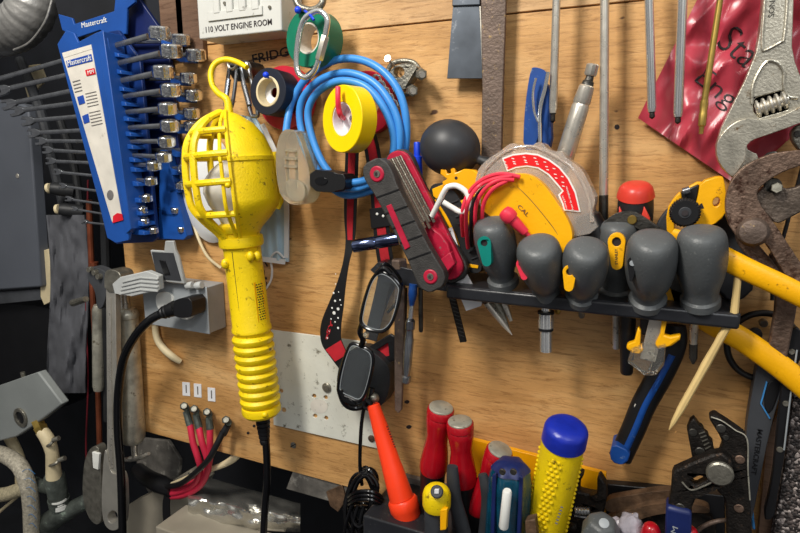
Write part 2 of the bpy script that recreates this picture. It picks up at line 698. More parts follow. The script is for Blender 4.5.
def gravel_mat():
    m = bpy.data.materials.new('speckled_rubber')
    m.use_nodes = True
    N, L = m.node_tree.nodes, m.node_tree.links
    b = N['Principled BSDF']
    b.inputs['Roughness'].default_value = .6
    tc = N.new('ShaderNodeTexCoord')
    v = N.new('ShaderNodeTexVoronoi')
    v.inputs['Scale'].default_value = 420
    L.new(tc.outputs['Object'], v.inputs['Vector'])
    r = N.new('ShaderNodeValToRGB')
    r.color_ramp.interpolation = 'CONSTANT'
    e = r.color_ramp.elements
    e[0].color = rgb((42, 36, 34))
    e[1].position = .78
    e[1].color = rgb((170, 158, 152))
    q = e.new(.5)
    q.color = rgb((88, 78, 74))
    sx = N.new('ShaderNodeSeparateColor')
    L.new(v.outputs['Color'], sx.inputs[0])
    L.new(sx.outputs[0], r.inputs['Fac'])
    L.new(r.outputs['Color'], b.inputs['Base Color'])
    bp = N.new('ShaderNodeBump')
    bp.inputs['Strength'].default_value = .8
    bp.inputs['Distance'].default_value = .002
    bp.invert = True
    L.new(v.outputs['Distance'], bp.inputs['Height'])
    L.new(bp.outputs['Normal'], b.inputs['Normal'])
    MATS['gravel'] = m


gravel_mat()

# ---------------------------------------------------------------- light
w = bpy.data.worlds.new('world')
SC.world = w
w.use_nodes = True
N, L = w.node_tree.nodes, w.node_tree.links
bg = N['Background']
tc = N.new('ShaderNodeTexCoord')
sp = N.new('ShaderNodeSeparateXYZ')
L.new(tc.outputs['Generated'], sp.inputs[0])
r = N.new('ShaderNodeValToRGB')
mr = N.new('ShaderNodeMapRange')
mr.inputs['From Min'].default_value = -1
L.new(sp.outputs['Z'], mr.inputs['Value'])
L.new(mr.outputs['Result'], r.inputs['Fac'])
e = r.color_ramp.elements
e[0].color = (.10, .10, .11, 1)
e[0].position = .25
e[1].color = (.80, .80, .78, 1)
e[1].position = .9
q = e.new(.5)
q.color = (.40, .40, .41, 1)
q = e.new(.68)
q.color = (.62, .62, .62, 1)
nz = N.new('ShaderNodeTexNoise')  # bright and dark patches added for the metal to reflect
nz.inputs['Scale'].default_value = 2.6
nz.inputs['Detail'].default_value = 2
L.new(tc.outputs['Generated'], nz.inputs['Vector'])
r2 = N.new('ShaderNodeValToRGB')
e = r2.color_ramp.elements
e[0].position, e[0].color = .36, (.22, .22, .24, 1)
e[1].position, e[1].color = .66, (2.2, 2.15, 2.0, 1)
q = e.new(.52)
q.color = (.85, .85, .85, 1)
L.new(nz.outputs['Fac'], r2.inputs['Fac'])
mx = N.new('ShaderNodeMix')
mx.data_type = 'RGBA'
mx.blend_type = 'MULTIPLY'
mx.clamp_result = False
mx.inputs[0].default_value = 1
L.new(r.outputs['Color'], mx.inputs[6])
L.new(r2.outputs['Color'], mx.inputs[7])
L.new(mx.outputs[2], bg.inputs['Color'])
bg.inputs['Strength'].default_value = .68


def area(name, loc, target, sx, sy, power, col):
    ld = bpy.data.lights.new(name, 'AREA')
    ld.shape = 'RECTANGLE'
    ld.size, ld.size_y = sx, sy
    ld.energy = power
    ld.color = col
    o = bpy.data.objects.new(name, ld)
    o.location = loc
    d = V(target)-V(loc)
    o.rotation_euler = d.to_track_quat('-Z', 'Y').to_euler()
    COL.objects.link(o)


area('ceiling_light', (-.20, -.80, .86), (.05, 0, 0), .2, .34, 15, (1, .955, .88))
area('side_fill_light', (.75, -1.1, .9), (.1, 0, 0), .5, .3, 5, (.92, .96, 1))  # added side fill, put in to brighten the metal
SC.view_settings.view_transform = 'Standard'
SC.view_settings.look = 'None'
SC.view_settings.gamma = 1
SC.view_settings.use_curve_mapping = False
SC.view_settings.exposure = 0.0
# ================================================================ SETTING
zb = P(145, 431, 0).z          # lower edge of the board
zs = P(440, 21, 0).z           # seam under the upper plank
zt = P(400, -120, 0).z
xl = P(124, 250, 0).x
xr = P(850, 250, 0).x
m = M().box((xl, 0, zb), (xr, .018, zs-.0008))
struct('wall_back', m, 'plywood')
m = M().box((xl-.05, 0.0, zs+.0008), (xr, .018, zt))
struct('trim_1', m, 'plywood_light', .6)
struct('dark_sheet_upper_left', M().prism([(40, -60), (163, -60), (166, 60), (172, 150), (168, 232), (112, 232)], 3, 2.5), 'dark_void')  # added dark sheet covering the plywood behind the racks
# dark studs behind the wrench racks
a, b = P(163, 58, 8), P(198, -60, 8)
for i, (u, v_) in enumerate(((163, 178), (179, 197))):
    a, b = P(u, 60, 8), P(v_, -60, 8)
    struct('trim_%d' % (i+2), M().box((a.x, -.008, a.z), (b.x-.001, -.0003, b.z)), 'dark_stud', .8)
# the hold behind the board
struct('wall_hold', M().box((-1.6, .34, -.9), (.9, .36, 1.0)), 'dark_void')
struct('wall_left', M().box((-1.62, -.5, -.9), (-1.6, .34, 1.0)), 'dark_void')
# batten under the board on the right, behind the tool tray
a, b = P(590, 480, 0), P(830, 560, 0)
# beige bench under the hold
c = P(230, 520, 0)
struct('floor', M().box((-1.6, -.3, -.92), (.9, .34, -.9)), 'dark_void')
zl = P(230, 518, 0).z
solo('ledge', 'dusty beige ledge at the bottom left below the foil duct', 'ledge', M().box((P(188, 518, 0).x, -.06, zl-.02), (P(330, 518, 0).x, -.001, zl)), 'tan_surface', bevel=2)

# grey structural beam under the board
t = Thing('metal_beam', 'weathered grey metal beam end below the board behind the black cord coil', 'beam', (330, 495, -8))
m = M().prism([(286, 489), (294, 468), (356, 480), (420, 486), (432, 520), (376, 512), (345, 506)], -3, 60)
t.part('beam', m, 'beam_grey', 1)
m = M().prism([(326, 492), (342, 485), (346, 500), (338, 512), (330, 506)], 0, 4)
t.part('bracket', m, 'grime_brown', .5)

# crumpled foil duct below the cables
t = Thing('foil_duct', 'crumpled shiny silver foil duct lying below the board under the red cables', 'duct', (240, 520, -40))


def foil(u, v):
    x = 188+u*112
    top = 472+u*32
    bot = 530+u*2
    y = top+(bot-top)*v
    h = -60+75*math.sin(v*math.pi*.75)+16*noise.noise(V((u*4, v*3, .3)))+7*noise.noise(V((u*11, v*6, 4)))
    return P(x, y, h)


t.part('foil_sheet', M().sheet(foil, 46, 26, .001), 'foil')
t.part('flange', M().ptube([(184, 520, -12), (205, 524, 0), (240, 527, 4), (285, 530, 2)], 1.6), 'tan_surface')

m = M().prism([(128, 505), (150, 494), (190, 470), (202, 482), (190, 505), (188, 560), (118, 560)], -60, 30)
solo('side_panel', 'dull tan metal panel at the bottom under the black cable bundle', 'panel', m, 'tan_surface', bevel=1)
t = Thing('mounting_plate', 'dark grey worn plate in the gap left of the red cables', 'plate', (165, 470, -80))
t.part('plate', M().prism([(138, 438), (168, 441), (180, 460), (178, 492), (150, 496), (136, 470)], -80, 6), 'beam_grey', 1)

# white metal plate with holes
t = Thing('metal_plate', 'white painted metal plate with drilled holes screwed to the board', 'plate', (272, 425, 2))
holes = [(281, 391, 2.2), (283.5, 410, 2.6), (314, 396, 2.2), (325.5, 397.5, 2.2), (315, 416, 2.2), (326, 418, 2.2)]
m = M().prism([(271, 330), (366, 342), (379, 449), (273.5, 425)], 3, 2.6,
              holes=[circ(x, y, r_, 12) for x, y, r_ in holes])
t.part('plate', m, 'plate_white', .4)
m = M().disc(326, 388, 5.5, 5, 2.5)
m.disc(326, 388, 6.5, 3, 3)
t.part('stud', m, 'zinc', label='round grey stud')
m = M().disc(371, 439, 4.6, 3.6, 1.5)
t.part('rivet', m, 'rust', label='rusty rivet at the lower corner')
t.part('stain', M().prism(ck([(310, 402), (318, 398), (328, 403), (327, 412), (317, 414), (311, 410)]), 3.3, .3), 'off_white')

# screws in the board
for i, (x, y, r_, lb) in enumerate(((293, 445.5, 3.2, 'slotted wood screw in the board strip below the white plate'),
                                    (240, 428, 1.8, 'tiny dark nail hole plug left of the lamp cord foot'))):
    if i == 0:
        t = Thing('wood_screw', lb, 'screw', (x, y, 0))
        t.part('screw_head', M().disc(x, y, 1.2, r_, 1.2), 'zinc')
        t.part('slot', M().prism(band([(x-2.6, y+1.6), (x+2.6, y-1.6)], 1.0), 1.4, .25), 'ink')
for i, (x, y, r_) in enumerate(((407, 402, 2.4), (409, 427, 2.6), (617, 127, 2.6), (254, 426, 1.4), (248, 433, 1.4))):
    solo('knot_hole', ('small dark knot hole just right of the steel bar tip', 'small dark knot hole left of the red handled nut drivers', 'round dark hole in the board right of the long steel shaft', 'tiny dark hole right of the lamp cord strain relief', 'tiny dark hole below its neighbour beside the lamp cord')[i], 'hole',
         M().prism(ck([(x-r_*1.5, y), (x, y-r_), (x+r_*1.3, y-.3), (x, y+r_)], 2) if i < 2 else circ(x, y, r_, 14), .5, .4), 'ink')

# handwriting on the board
m = M().text('FRIDG', (253, 64, .3), (289, 56, .3), 9, bold=.012)
t = Thing('handwriting', 'black handwritten letters on the board struck through below the white box', 'writing', (254, 63, 0))
t.part('letters', m, 'ink', smooth=0)
t.part('strike_line', M().ptube([(252, 60, .5), (272, 57, .5), (294, 53, .5)], .55, 6), 'ink')
m = M().text('TSS', (269, 281, .3), (264, 262, .3), 6)
t = Thing('handwriting', 'faint dark pen marks on the board beside the lamp handle', 'writing', (268, 280, 0))
t.part('letters', M().text('2P7', (266.5, 292, .3), (268, 258, .3), 7), 'ink', smooth=0)

# ================================================================ LEFT: hold
# foil duct top left
t = Thing('flexible_duct', 'silver grey foil covered duct bending across the top left corner', 'duct', (10, 20, 0))
pts = [(-40, 36, 10), (-5, 34, 0), (18, 26, -5), (32, 8, -10), (34, -14, -15), (30, -50, -15)]
m = M()
q = cr3(pts, 14)
w_ = tp(q)
rr = [(22+.5*math.sin(i*1.9)+1.6*noise.noise(V((i*.3, 0, 0))))*S(w_[i]) for i in range(len(w_))]
m.tube(w_, rr, 28)
t.part('duct_skin', m, 'foil_duct')
m = M().ptube([(14, 50, 30), (30, 42, 30), (45, 22, 30), (52, 0, 25)], 1.2)
t.part('seam', m, 'foil_duct')

# grey enclosure at far left
t = Thing('electrical_enclosure', 'dark grey metal enclosure filling the left edge of the view', 'box', (40, 288, -60))
m = M().prism([(-60, 90), (22, 104), (28, 108), (41, 287), (-60, 294)], -40, 20)
t.part('cabinet', m, 'panel_grey', 3)
m = M().prism([(-60, 296), (41, 289), (41, 300), (-60, 310)], -50, 20)
t.part('lower_rim', m, 'dark_grey', 1)
t.part('screw', M().disc(17, 176, -39, 2.4, 2), 'steel')
solo('wooden_batten', 'pale wooden batten end just right of the grey enclosure', 'batten',
     M().prism([(41, 251), (48, 249), (53, 285), (54, 300), (44, 305), (40, 296)], -50, 20), 'cream', bevel=.8)


def ragf(u, v):
    x = 50+u*38+3*math.sin(v*5)
    y = 215+v*178
    return P(x-(1-v)*4, y, -34+12*noise.noise(V((u*3, v*5, 1)))+5*noise.noise(V((u*9, v*13, 5))))


solo('grey_cover', 'crumpled dark grey fabric cover hanging left of the copper pipe', 'cover',
     M().sheet(ragf, 24, 50, .002), 'rag')
solo('black_drum', 'big rounded matt black housing under the grey enclosure', 'housing',
     M().prism(ck([(-60, 305), (40, 303), (62, 318), (72, 345), (72, 400), (40, 420), (-60, 420)], 3), -70, 60), 'black', bevel=6)
# vertical pipes and hoses
t = Thing('copper_pipe', 'thin copper pipe running down behind the aluminium wrench', 'pipe', (98, 457, -30))
t.part('pipe', M().ptube([(89, 200, -30), (93, 300, -30), (98, 390, -30), (100, 470, -30)], 2.8), 'copper')
t.part('coupling', M().ptube([(94, 262, -30), (94.5, 272, -30)], 4), 'copper')
solo('black_hose', 'dark rubber hose hanging straight down beside the copper pipe', 'hose',
     M().ptube([(104, 190, -20), (106, 260, -20), (107, 330, -22), (108, 420, -30)], 4.5), 'rubber')
solo('red_wire', 'thin dark red wire hanging left of the aluminium wrench', 'wire',
     M().ptube([(88, 180, -40), (86, 300, -40), (88, 380, -40), (86, 440, -40), (87, 470, -40)], .8), 'dark_red')
solo('dark_cable', 'thick dark cable curving behind the wrench shafts', 'cable',
     M().ptube([(20, 60, -80), (40, 110, -60), (55, 170, -60), (68, 230, -60), (72, 320, -60)], 5), 'charcoal')
solo('dark_cable', 'second dark cable hanging between the wrench shafts and the copper pipe', 'cable',
     M().ptube([(60, 120, -50), (75, 170, -55), (82, 230, -50), (84, 300, -50)], 4), 'rubber')
for i, (x, y, lb) in enumerate(((52, 188, 'upper dark round knob with a pale cream end cap behind the wrench shafts'),
                                (61, 209, 'lower dark round knob with a pale cream end cap behind the wrench shafts'))):
    t = Thing('valve_knob', lb, 'knob', (x, y, -30), 'knobs behind the wrenches')
    t.part('knob_body', M().plathe((x-2, y, -25), (x+22, y+3, -50), [(0, 5), (.2, 6.5), (1, 7)]), 'rubber')
    t.part('end_cap', M().plathe((x-5, y+.5, -24), (x-1, y, -26), [(0, 3), (.3, 5), (1, 5)]), 'cream')
solo('pale_strip', 'small pale cream paper strip behind the top wrench shafts', 'paper',
     M().prism([(22, 66), (40, 64), (46, 80), (28, 98), (24, 84)], -90, 3), 'cream')

# galvanised pipe left of the wrench
t = Thing('galvanised_pipe', 'short mottled galvanised pipe hanging between copper pipe and aluminium wrench', 'pipe', (98, 388, -15))
t.part('pipe', M().plathe((98, 305, -15), (98.5, 390, -15), [(0, 4), (.05, 5.5), (.95, 5.5), (1, 4.5)]), 'galv')

# switch box lower left
t = Thing('switch_box', 'grey tilted switch box with round knockout hole at lower left', 'switch box', (16, 436, 10))
m = M().prism([(-20, 392), (38, 372), (62, 404), (36, 424), (16, 437), (-20, 446)], 30, 14)
t.part('housing', m, 'switch_grey', 2.5)
m = M()
c = P(19.5, 418, 33)
m.ring(c, (0, -1, 0), 10*S(c), 6.6*S(c), .004)
t.part('hole_collar', m, 'zinc')
t.part('knockout_hole', M().disc(19.5, 418, 30.8, 6.8, 1), 'black')
t.part('stem', M().ptube([(24, 380, 25), (22.5, 372, 25)], 2.2, sm=0), 'zinc')
m = M().plathe((37, 420, 25), (43, 433, 25), [(0, 6), (.5, 6), (.5, 7), (1, 6)], 6)
t.part('brass_nipple', m, 'brass')

t = Thing('hose_joint', 'cream hose stub with two clamps joining brass nipple to dark pipe tee', 'hose', (54, 475, 20))
t.part('hose', M().ptube([(42, 431, 25), (48, 440, 25), (52, 452, 23), (53, 464, 21), (54, 477, 20)], [6, 6.5, 6, 6.5, 7.5], 16), 'cream')
for (a_, b_) in (((44, 446, 24), (54, 439, 24)), ((47, 465, 22), (60, 459, 22))):
    cl = t.part('hose_clamp', M().ptube([a_, ((a_[0]+b_[0])/2+.5, (a_[1]+b_[1])/2+2.5, 33), b_, ((a_[0]+b_[0])/2, (a_[1]+b_[1])/2-2, 16)], 1.6, 8, True), 'zinc')
    t.part('clamp_screw', M().ptube([(b_[0]-1, b_[1]+1, 30), (b_[0]+5, b_[1]-1, 26)], 2.4, sm=0), 'zinc', of=cl)
t = Thing('pipe_tee', 'dark corroded pipe tee below the cream hose stub', 'pipe fitting', (58, 510, 10))
m = M().plathe((54, 474, 18), (60, 506, 10), [(0, 8), (.06, 9.5), (.75, 9), (.75, 10), (1, 9.5)])
m.plathe((30, 484, 8), (56, 488, 14), [(0, 7.5), (.2, 7.5), (.2, 6.5), (1, 6.5)])
t.part('tee_body', m, 'pewter')
t.part('white_sleeve', M().plathe((58.5, 498, 14), (60.5, 507, 12), [(0, 7.8), (.45, 7.8), (.5, 7), (.55, 7.8), (1, 7.6)]), 'white')
m = M().ptube([(40, 530, 0), (58, 516, 8), (74, 508, 0), (92, 498, -10)], [12, 10, 8, 7], 14)
t.part('corroded_elbow', m, 'pewter')
t = Thing('braided_hose', 'braided clear grey hose curving down the lower left corner', 'hose', (31, 533, 30))
t.part('hose', M().ptube([(-14, 452, 20), (2, 454, 28), (18, 464, 32), (27, 482, 34), (31, 505, 32), (32, 545, 30)], 7.6, 18), 'hose_braid')
m = M()
for k in range(7):
    y = 470+k*9
    m.ptube([(20+k*1.2, y+3, 38), (28+k*.6, y-1, 45), (35+k*.3, y+4, 40)], .28, 5)
t.part('blue_thread', m, 'light_blue')
solo('beige_hose', 'short beige braided hose running in from the left edge', 'hose',
     M().ptube([(-12, 496, 10), (6, 494, 10), (24, 488, 8), (34, 484, 6)], 7, 16), 'hose_beige')
solo('beige_tube', 'beige tube bending down from under the switch box', 'tube',
     M().ptube([(6, 432, -5), (14, 446, -5), (20, 462, -5), (21, 482, -8)], 5.2, 14), 'cream')
solo('thin_cream_tube', 'thin cream tube arching at the bottom left corner', 'tube',
     M().ptube([(-10, 520, 0), (5, 507, 0), (20, 494, 2), (30, 482, 2)], 1.6), 'cream')

# ================================================================ grease gun and aluminium wrench
t = Thing('grease_gun', 'mottled steel grease gun barrel with T handle hanging by the board edge', 'grease gun', (134, 441, 20))
m = M().plathe((127, 308, 20), (133, 441, 18), [(0, 7), (.02, 10), (.04, 11), (.06, 11), (.065, 10.4), (.5, 11.4), (.93, 12), (.97, 11.6), (1, 9.5)], 32)
t.part('barrel', m, 'galv')
t.part('neck', M().plathe((123, 284, 20), (125.5, 310, 20), [(0, 4), (.5, 5), (1, 5.5)]), 'steel')
r_ = t.part('pull_rod', M().plathe((133.5, 440, 18), (135, 457, 18), [(0, 3.2), (1, 3)]), 'steel')
t.part('t_handle', M().ptube([(124, 460, 18), (131, 459, 18), (141, 457, 18), (149, 453.5, 18)], [1.6, 3, 3, 1.6], 10), 'steel')

t = Thing('aluminium_wrench', 'long aluminium offset wrench hanging vertically left of the grease gun', 'wrench', (112, 528, 45))
m = M().prism(band([(110.5, 288), (111.5, 380), (113, 474)], [9, 10, 12]), 52, 9)
t.part('shank', m, 'alu', 1)
t.part('shank_groove', M().prism(band([(109.5, 298), (110, 380), (111, 468)], [2.5, 3, 4]), 53, 2), 'steel')
hb = ck([(104, 449), (107, 452), (110, 474), (120, 474), (121.5, 500), (121.5, 521), (118, 530), (110, 531), (103, 523), (101, 500)], 2)
m = M().prism(hb, 54, 14, holes=[circ(112.5, 517, 5, 18, 6.5, 10)])
t.part('handle_end', m, 'alu', 1.5, label='handle end with an oval hanging hole')
m = M().prism(ck([(86, 455), (92, 446), (99, 447), (101, 470), (102, 505), (101, 526), (90, 522), (82, 500), (83, 470)], 2), 36, 14)
t.part('hook_jaw', m, 'zinc', 2)
m = M().prism([(92, 452), (99, 454), (98, 470), (93, 468)], 40, 4)
t.part('jaw_pin', m, 'white', .5)
m = M().prism(ck([(104, 273), (108, 269), (118, 271), (121, 277), (120, 292), (104, 292)], 1), 54, 22)
t.part('head', m, 'zinc', 1.2)
m = M().prism(ck([(88, 266), (99, 268), (108, 274), (107, 290), (103, 308), (97, 310), (95, 290), (87, 280)], 2), 44, 14)
kn = t.part('adjuster', m, 'dark_grey', 2)
for (x, y) in ((88, 270), (93, 273), (97, 277)):
    t.part('adjuster_nut', M().disc(x, y, 50, 3, 6), 'zinc', of=kn)
t.part('stop_pin', M().ptube([(73, 303, 20), (86, 299, 30)], [3.6, 3], sm=0), 'zinc')

# ================================================================ blue wrench racks
t = Thing('wrench_rack', 'near blue plastic wrench rack with a white printed label', 'wrench rack', (115, 243, 30), 'blue wrench racks')
m = M().prism([(99, 33), (118, 30), (140, 60), (157, 238), (152, 242), (116, 244)], 34, 5)
t.part('back_plate', m, 'blue_rack_shaded', .8)
m = M().prism([(57, 44), (66, 30), (74, 33), (78, 42), (95, 33), (103, 30), (107, 38), (131, 228), (129, 240), (115, 243), (107, 238), (98, 200), (82, 140)], 62, 3.5)
t.part('label_panel', m, 'blue_rack', 1)
m = M().prism([(97, 34), (103, 31), (131, 229), (126, 234)], 66, 28)
t.part('side_flange', m, 'blue_rack', .8)
m = M().prism([(62, 53), (91, 44.5), (122, 217), (112, 222)], 62.6, .8)
lb_ = t.part('label', m, 'off_white', label='white printed label on the rack')
t.part('brand_banner', M().prism([(66, 61), (91, 54), (92.5, 61), (67.5, 67.5)], 63.2, .5), 'label_blue', of=lb_)
t.part('brand_text', M().text('Mastercraft', (68, 66, 63.6), (91.5, 60, 63.6), 5), 'white', of=lb_, smooth=0)
t.part('red_flash', M().prism([(85, 70), (94, 68), (95.5, 74), (86.5, 76)], 63.4, .5), 'label_red', of=lb_)
t.part('size_text', M().text('MM', (88, 74.5, 63.8), (94, 73, 63.8), 3.6), 'white', of=lb_, smooth=0)
t.part('grey_band', M().prism([(62.5, 54), (90.5, 46), (91.5, 49), (63.5, 58)], 63, .4), 'off_white', of=lb_)
m = M()
for k in range(4):
    y = 82+k*3.4
    m.prism(band([(72.5+k*.7, y), (80+k*.7, y-2)], 1), 63.1, .3)
for k, n_ in ((0, 5), (1, 5)):
    for q_ in range(n_):
        y = 94+k*19+q_*3.2
        m.prism(band([(85+k*4+q_*.6, y), (96+k*4+q_*.6, y-2.5)], .8), 63.1, .3)
t.part('small_print', m, 'ink_grey', of=lb_)
m = M()
m.prism([(77, 97), (83, 95), (85, 103), (79, 105)], 63.2, .4)
m.prism([(82, 116), (88, 113.5), (89.5, 122), (84, 124)], 63.2, .4)
t.part('pictogram', m, 'label_blue', of=lb_)
m = M().prism([(113, 216), (117, 213), (122, 214), (123, 220), (112.5, 223)], 63.5, .5)
t.part('red_corner', m, 'label_red', of=lb_)
t.part('worn_mark', M().prism(circ(110, 195, 3.2, 14, 5), 63.3, .4), 'ink_grey', of=lb_)

t2 = Thing('wrench_rack', 'far blue plastic wrench rack half hidden behind the near rack', 'wrench rack', (165, 238, 4), 'blue wrench racks')
m = M().prism([(118, -20), (132, -30), (140, 0), (168, 40), (187, 232), (185, 240), (150, 240), (120, 60)], 9, 5)
t2.part('back_plate', m, 'navy', .8)  # navy paints in the shadow lying on this blue plate
m = M().prism([(58, 14), (72, 18), (74, 24), (114, 11), (117, -20), (131, -30), (135, 2), (127, 8), (126, 34), (108, 36), (100, 30), (76, 38), (62, 30)], 24, 3.5)
p_ = t2.part('label_panel', m, 'blue_rack', .8)
t2.part('brand_text', M().text('Mastercraft', (82, 28, 24.4), (107, 22, 24.4), 5), 'white', of=p_, smooth=0)
m = M().prism([(160, 150), (166, 150), (187, 236), (183, 240), (158, 239)], 22, 12)
t2.part('side_flange', m, 'blue_rack', .8)

FR = [((-12, 82), (160, 33), 9), ((2, 90), (171.5, 51), 9), ((8, 104), (163.5, 72), 9), ((16, 111), (171, 90), 8.5),
      ((27, 121), (168, 108.5), 8), ((33, 133), (170, 125.5), 7.8), ((40, 141), (167, 141.5), 7), ((47, 150), (164, 157), 6.6),
      ((50, 161), (154, 165.5), 6.2), ((57, 172), (151, 181), 5.4), ((62, 186), (147, 198), 4.8), ((68, 199), (142.5, 210), 4.4),
      ((74, 209), (144.5, 221), 4), ((84, 222), (154, 230), 3.8)]
BK = [((60, 44), (181, 40), 8), ((66, 60), (196, 55), 8), ((70, 80), (189, 78), 7.2), ((76, 96), (194, 95), 7.2), ((80, 112), (192, 113), 7),
      ((84, 128), (192, 126.5), 6.6), ((92, 150), (188, 150), 6), ((98, 170), (184, 168), 5.4), ((104, 188), (181, 185.5), 4.6),
      ((112, 205), (176, 210), 4.2), ((120, 222), (182, 229), 3.8)]
ORD = ['topmost', 'second', 'third', 'fourth', 'fifth', 'sixth', 'seventh', 'eighth', 'ninth', 'tenth', 'eleventh', 'twelfth', 'thirteenth', 'lowest']


def wrench(a, b, r_, h, label, group, full=True):
    t = Thing('combination_wrench', label, 'wrench', (b[0], b[1], h), group)
    d = V((b[0]-a[0], b[1]-a[1]))
    L_ = d.length
    d /= L_
    w0, w1 = r_*.30, r_*.34
    pts = [(a[0]+d.x*L_*f, a[1]+d.y*L_*f, h) for f in (0, .3, .65, .93)]
    t.part('shank', M().ptube(pts, [w0, w0*.9, w0, w1*1.1], 10, sm=4, sq=.6), 'chrome_dark')
    c = P(b[0], b[1], h+2)
    r = r_*1.15*S(c)
    ax = V((.12, -.16, 1)).normalized()
    hh = r*1.25
    prof = [(0, r*.62), (0, r*.86), (.12, r), (.88, r), (1, r*.86), (1, r*.62), (.7, r*.58), (.3, r*.58), (0, r*.62)]
    m = M().lathe(c-ax*hh/2, c+ax*hh/2, prof, 24, lobes=lambda g, tt: 1+.035*math.cos(g*12))
    t.part('ring_end', m, 'chrome_head')
    if full:
        x, y = a
        o = []
        for (u, v_) in ((9, -3), (3, -6), (-7, -7), (-9, -3), (-2, -2.2), (-2, 2.2), (-9, 3), (-7, 7), (3, 6), (9, 3)):
            k = r_/11
            o.append((x+(u*d.x-v_*d.y)*k, y+(u*d.y+v_*d.x)*k))
        t.part('open_end', M().prism(o, h+2, 4), 'chrome_dark', .6)


for i, (a, b, r_) in enumerate(FR):
    wrench(a, b, r_, 50-i*.4, ('%s chrome combination wrench in the near blue rack with the white label' % ORD[i]) if i in (0, 13) else
           ('%s chrome combination wrench from the top in the near blue rack' % ORD[i]), 'wrenches in the near blue rack')
    # notch tooth of the rack under each wrench
    f = (105+i*1.75, 42+i*13.6)
    f = (b[0]-a[0], b[1]-a[1])
    s_ = (104+26*((b[1]-33)/200.0)-a[0])/f[0]
    x, y = a[0]+f[0]*s_, a[1]+f[1]*s_
    m = M().prism([(x, y-1), (x+5, y+1.5), (x+14, y+4.5), (x+15, y+8), (x+3, y+7.5), (x, y+6)], 54, 20)
    t.part('notch_tooth', m, 'blue_rack', .6)
for i, (a, b, r_) in enumerate(BK):
    lab = '%s chrome combination wrench from the top in the far blue rack' % ORD[i]
    if i == 0:
        lab = 'topmost chrome combination wrench in the far blue rack behind'
    if i == len(BK)-1:
        lab = 'lowest small chrome combination wrench in the far blue rack'
    wrench(a, b, r_, 18, lab, 'wrenches in the far blue rack', False)
    x, y = b[0]-20+i*.6, b[1]
    t2.part('notch_tooth', M().prism([(x, y-1), (x+5, y+1.5), (x+13, y+4), (x+14, y+7), (x+3, y+7), (x, y+5)], 22, 13), 'blue_rack', .6)
# ================================================================ white 110 V box
t = Thing('junction_box', 'white panel box marked 110 VOLT ENGINE ROOM at the top edge', 'electrical box', (200, 41, 0))
fa, fb = P(193, -60, 40), P(282, 30.5, 40)
m = M().box((fa.x, -.040, fb.z), (fb.x, -.0005, fa.z))
t.part('box_body', m, 'box_grey', 1.4)
m = M()
for k in range(4):
    x = 209+k*13
    m.pbox(x, -60, x+10.5, 13-k*1.3, 42.5, 39)
t.part('hinged_cover', m, 'box_grey', 1)
m = M().pbox(207, 12.5, 262, 14.5, 42, 39.5)
t.part('cover_rim', m, 'box_grey', .3)
t.part('lettering', M().text('110 VOLT ENGINE ROOM', (206, 32.8, 40.2), (272, 24.8, 40.2), 5.6, bold=.012), 'ink', smooth=0)
for (x, y) in ((224, 3), (269, 7)):
    t.part('screw', M().disc(x, y, 42, 1.7, 2), 'zinc')

# ================================================================ outlet box
t = Thing('outlet_box', 'grey weatherproof outlet box with two flip lids on the board', 'outlet box', (175, 330, 0))
fa, fb = P(142, 279.5, 34), P(208.5, 334, 34)
m = M().box((fa.x, -.034, fb.z), (fb.x, -.0005, fa.z))
t.part('box_body', m, 'outlet_grey', 1.2)
t.part('cover_plate', M().pbox(141.3, 279, 209.5, 334.5, 35.5, 33), 'outlet_grey', 1)
t.part('hinge_bar', M().pbox(151, 280, 196, 286, 38.5, 35), 'outlet_lid', .8)
for (x, y, r_) in ((164, 301, 9), (185.5, 308, 10)):
    rc = t.part('receptacle', M().prism(ck([(x-r_*.8, y-r_), (x+r_*.8, y-r_*.92), (x+r_, y+r_*.2), (x+r_*.6, y+r_*1.2), (x-r_*.6, y+r_*1.15), (x-r_, y)], 2), 38.5, 4), 'white', .5)
    if x < 170:
        mm = M().prism(band([(x-2.5, y-4.5), (x+2, y-4)], 1.4), 37.8, .4)
        mm.prism(band([(x-3, y+2.5), (x-1, y+2.7)], 1.4), 37.8, .4)
        mm.disc(x+3.6, y+.3, 37.9, 1.2, .4)
        t.part('slots', mm, 'ink', of=rc)
m = M()
qa = [(150, 250), (164, 251), (165, 241), (173, 241), (175, 250), (178, 256), (185, 284), (158, 281)]
q0 = lambda x, y: 46+(284-y)*.3
ld_ = t.part('raised_lid', m.prism(qa, q0, 4), 'outlet_lid', 1, label='flip lid standing open')
t.part('gasket', M().prism([(151.5, 252), (173, 253), (181, 281), (157, 279)], lambda x, y: q0(x, y)+.9, 1.5), 'gasket', .4, of=ld_)
t.part('gasket_post', M().prism([(159, 260), (165, 261), (170, 275), (164, 275)], lambda x, y: q0(x, y)+1.8, 1.5), 'black', .4, of=ld_)
m = M().prism([(112, 284), (120, 277), (146, 271), (158, 276), (159, 290), (133, 296.5), (114, 293.5)], 60, 9)
l2 = t.part('open_lid', m, 'outlet_lid', 1.2, label='ribbed flip lid folded to the left')
m = M()
for k in range(4):
    y = 279+k*4
    m.prism(band([(122-k, y+3.2), (140, y-1.2), (157.5, y+.3)], 1.5), 61.5, 2)
t.part('rib', m, 'outlet_lid', .3, of=l2)
m = M()
for x in (190, 199):
    m.plathe((x-3, 286, 40), (x+3, 285, 40), [(0, 3.4), (.2, 4), (.8, 4), (1, 3.4)], 14)
t.part('hinge_knuckle', m, 'outlet_lid')
t.part('raised_ring', M().lathe(P(226, 302, 18), P(226, 302, 18), [(0, 0)]) if False else M().disc(217, 288, 12, .5, .5), 'outlet_grey')

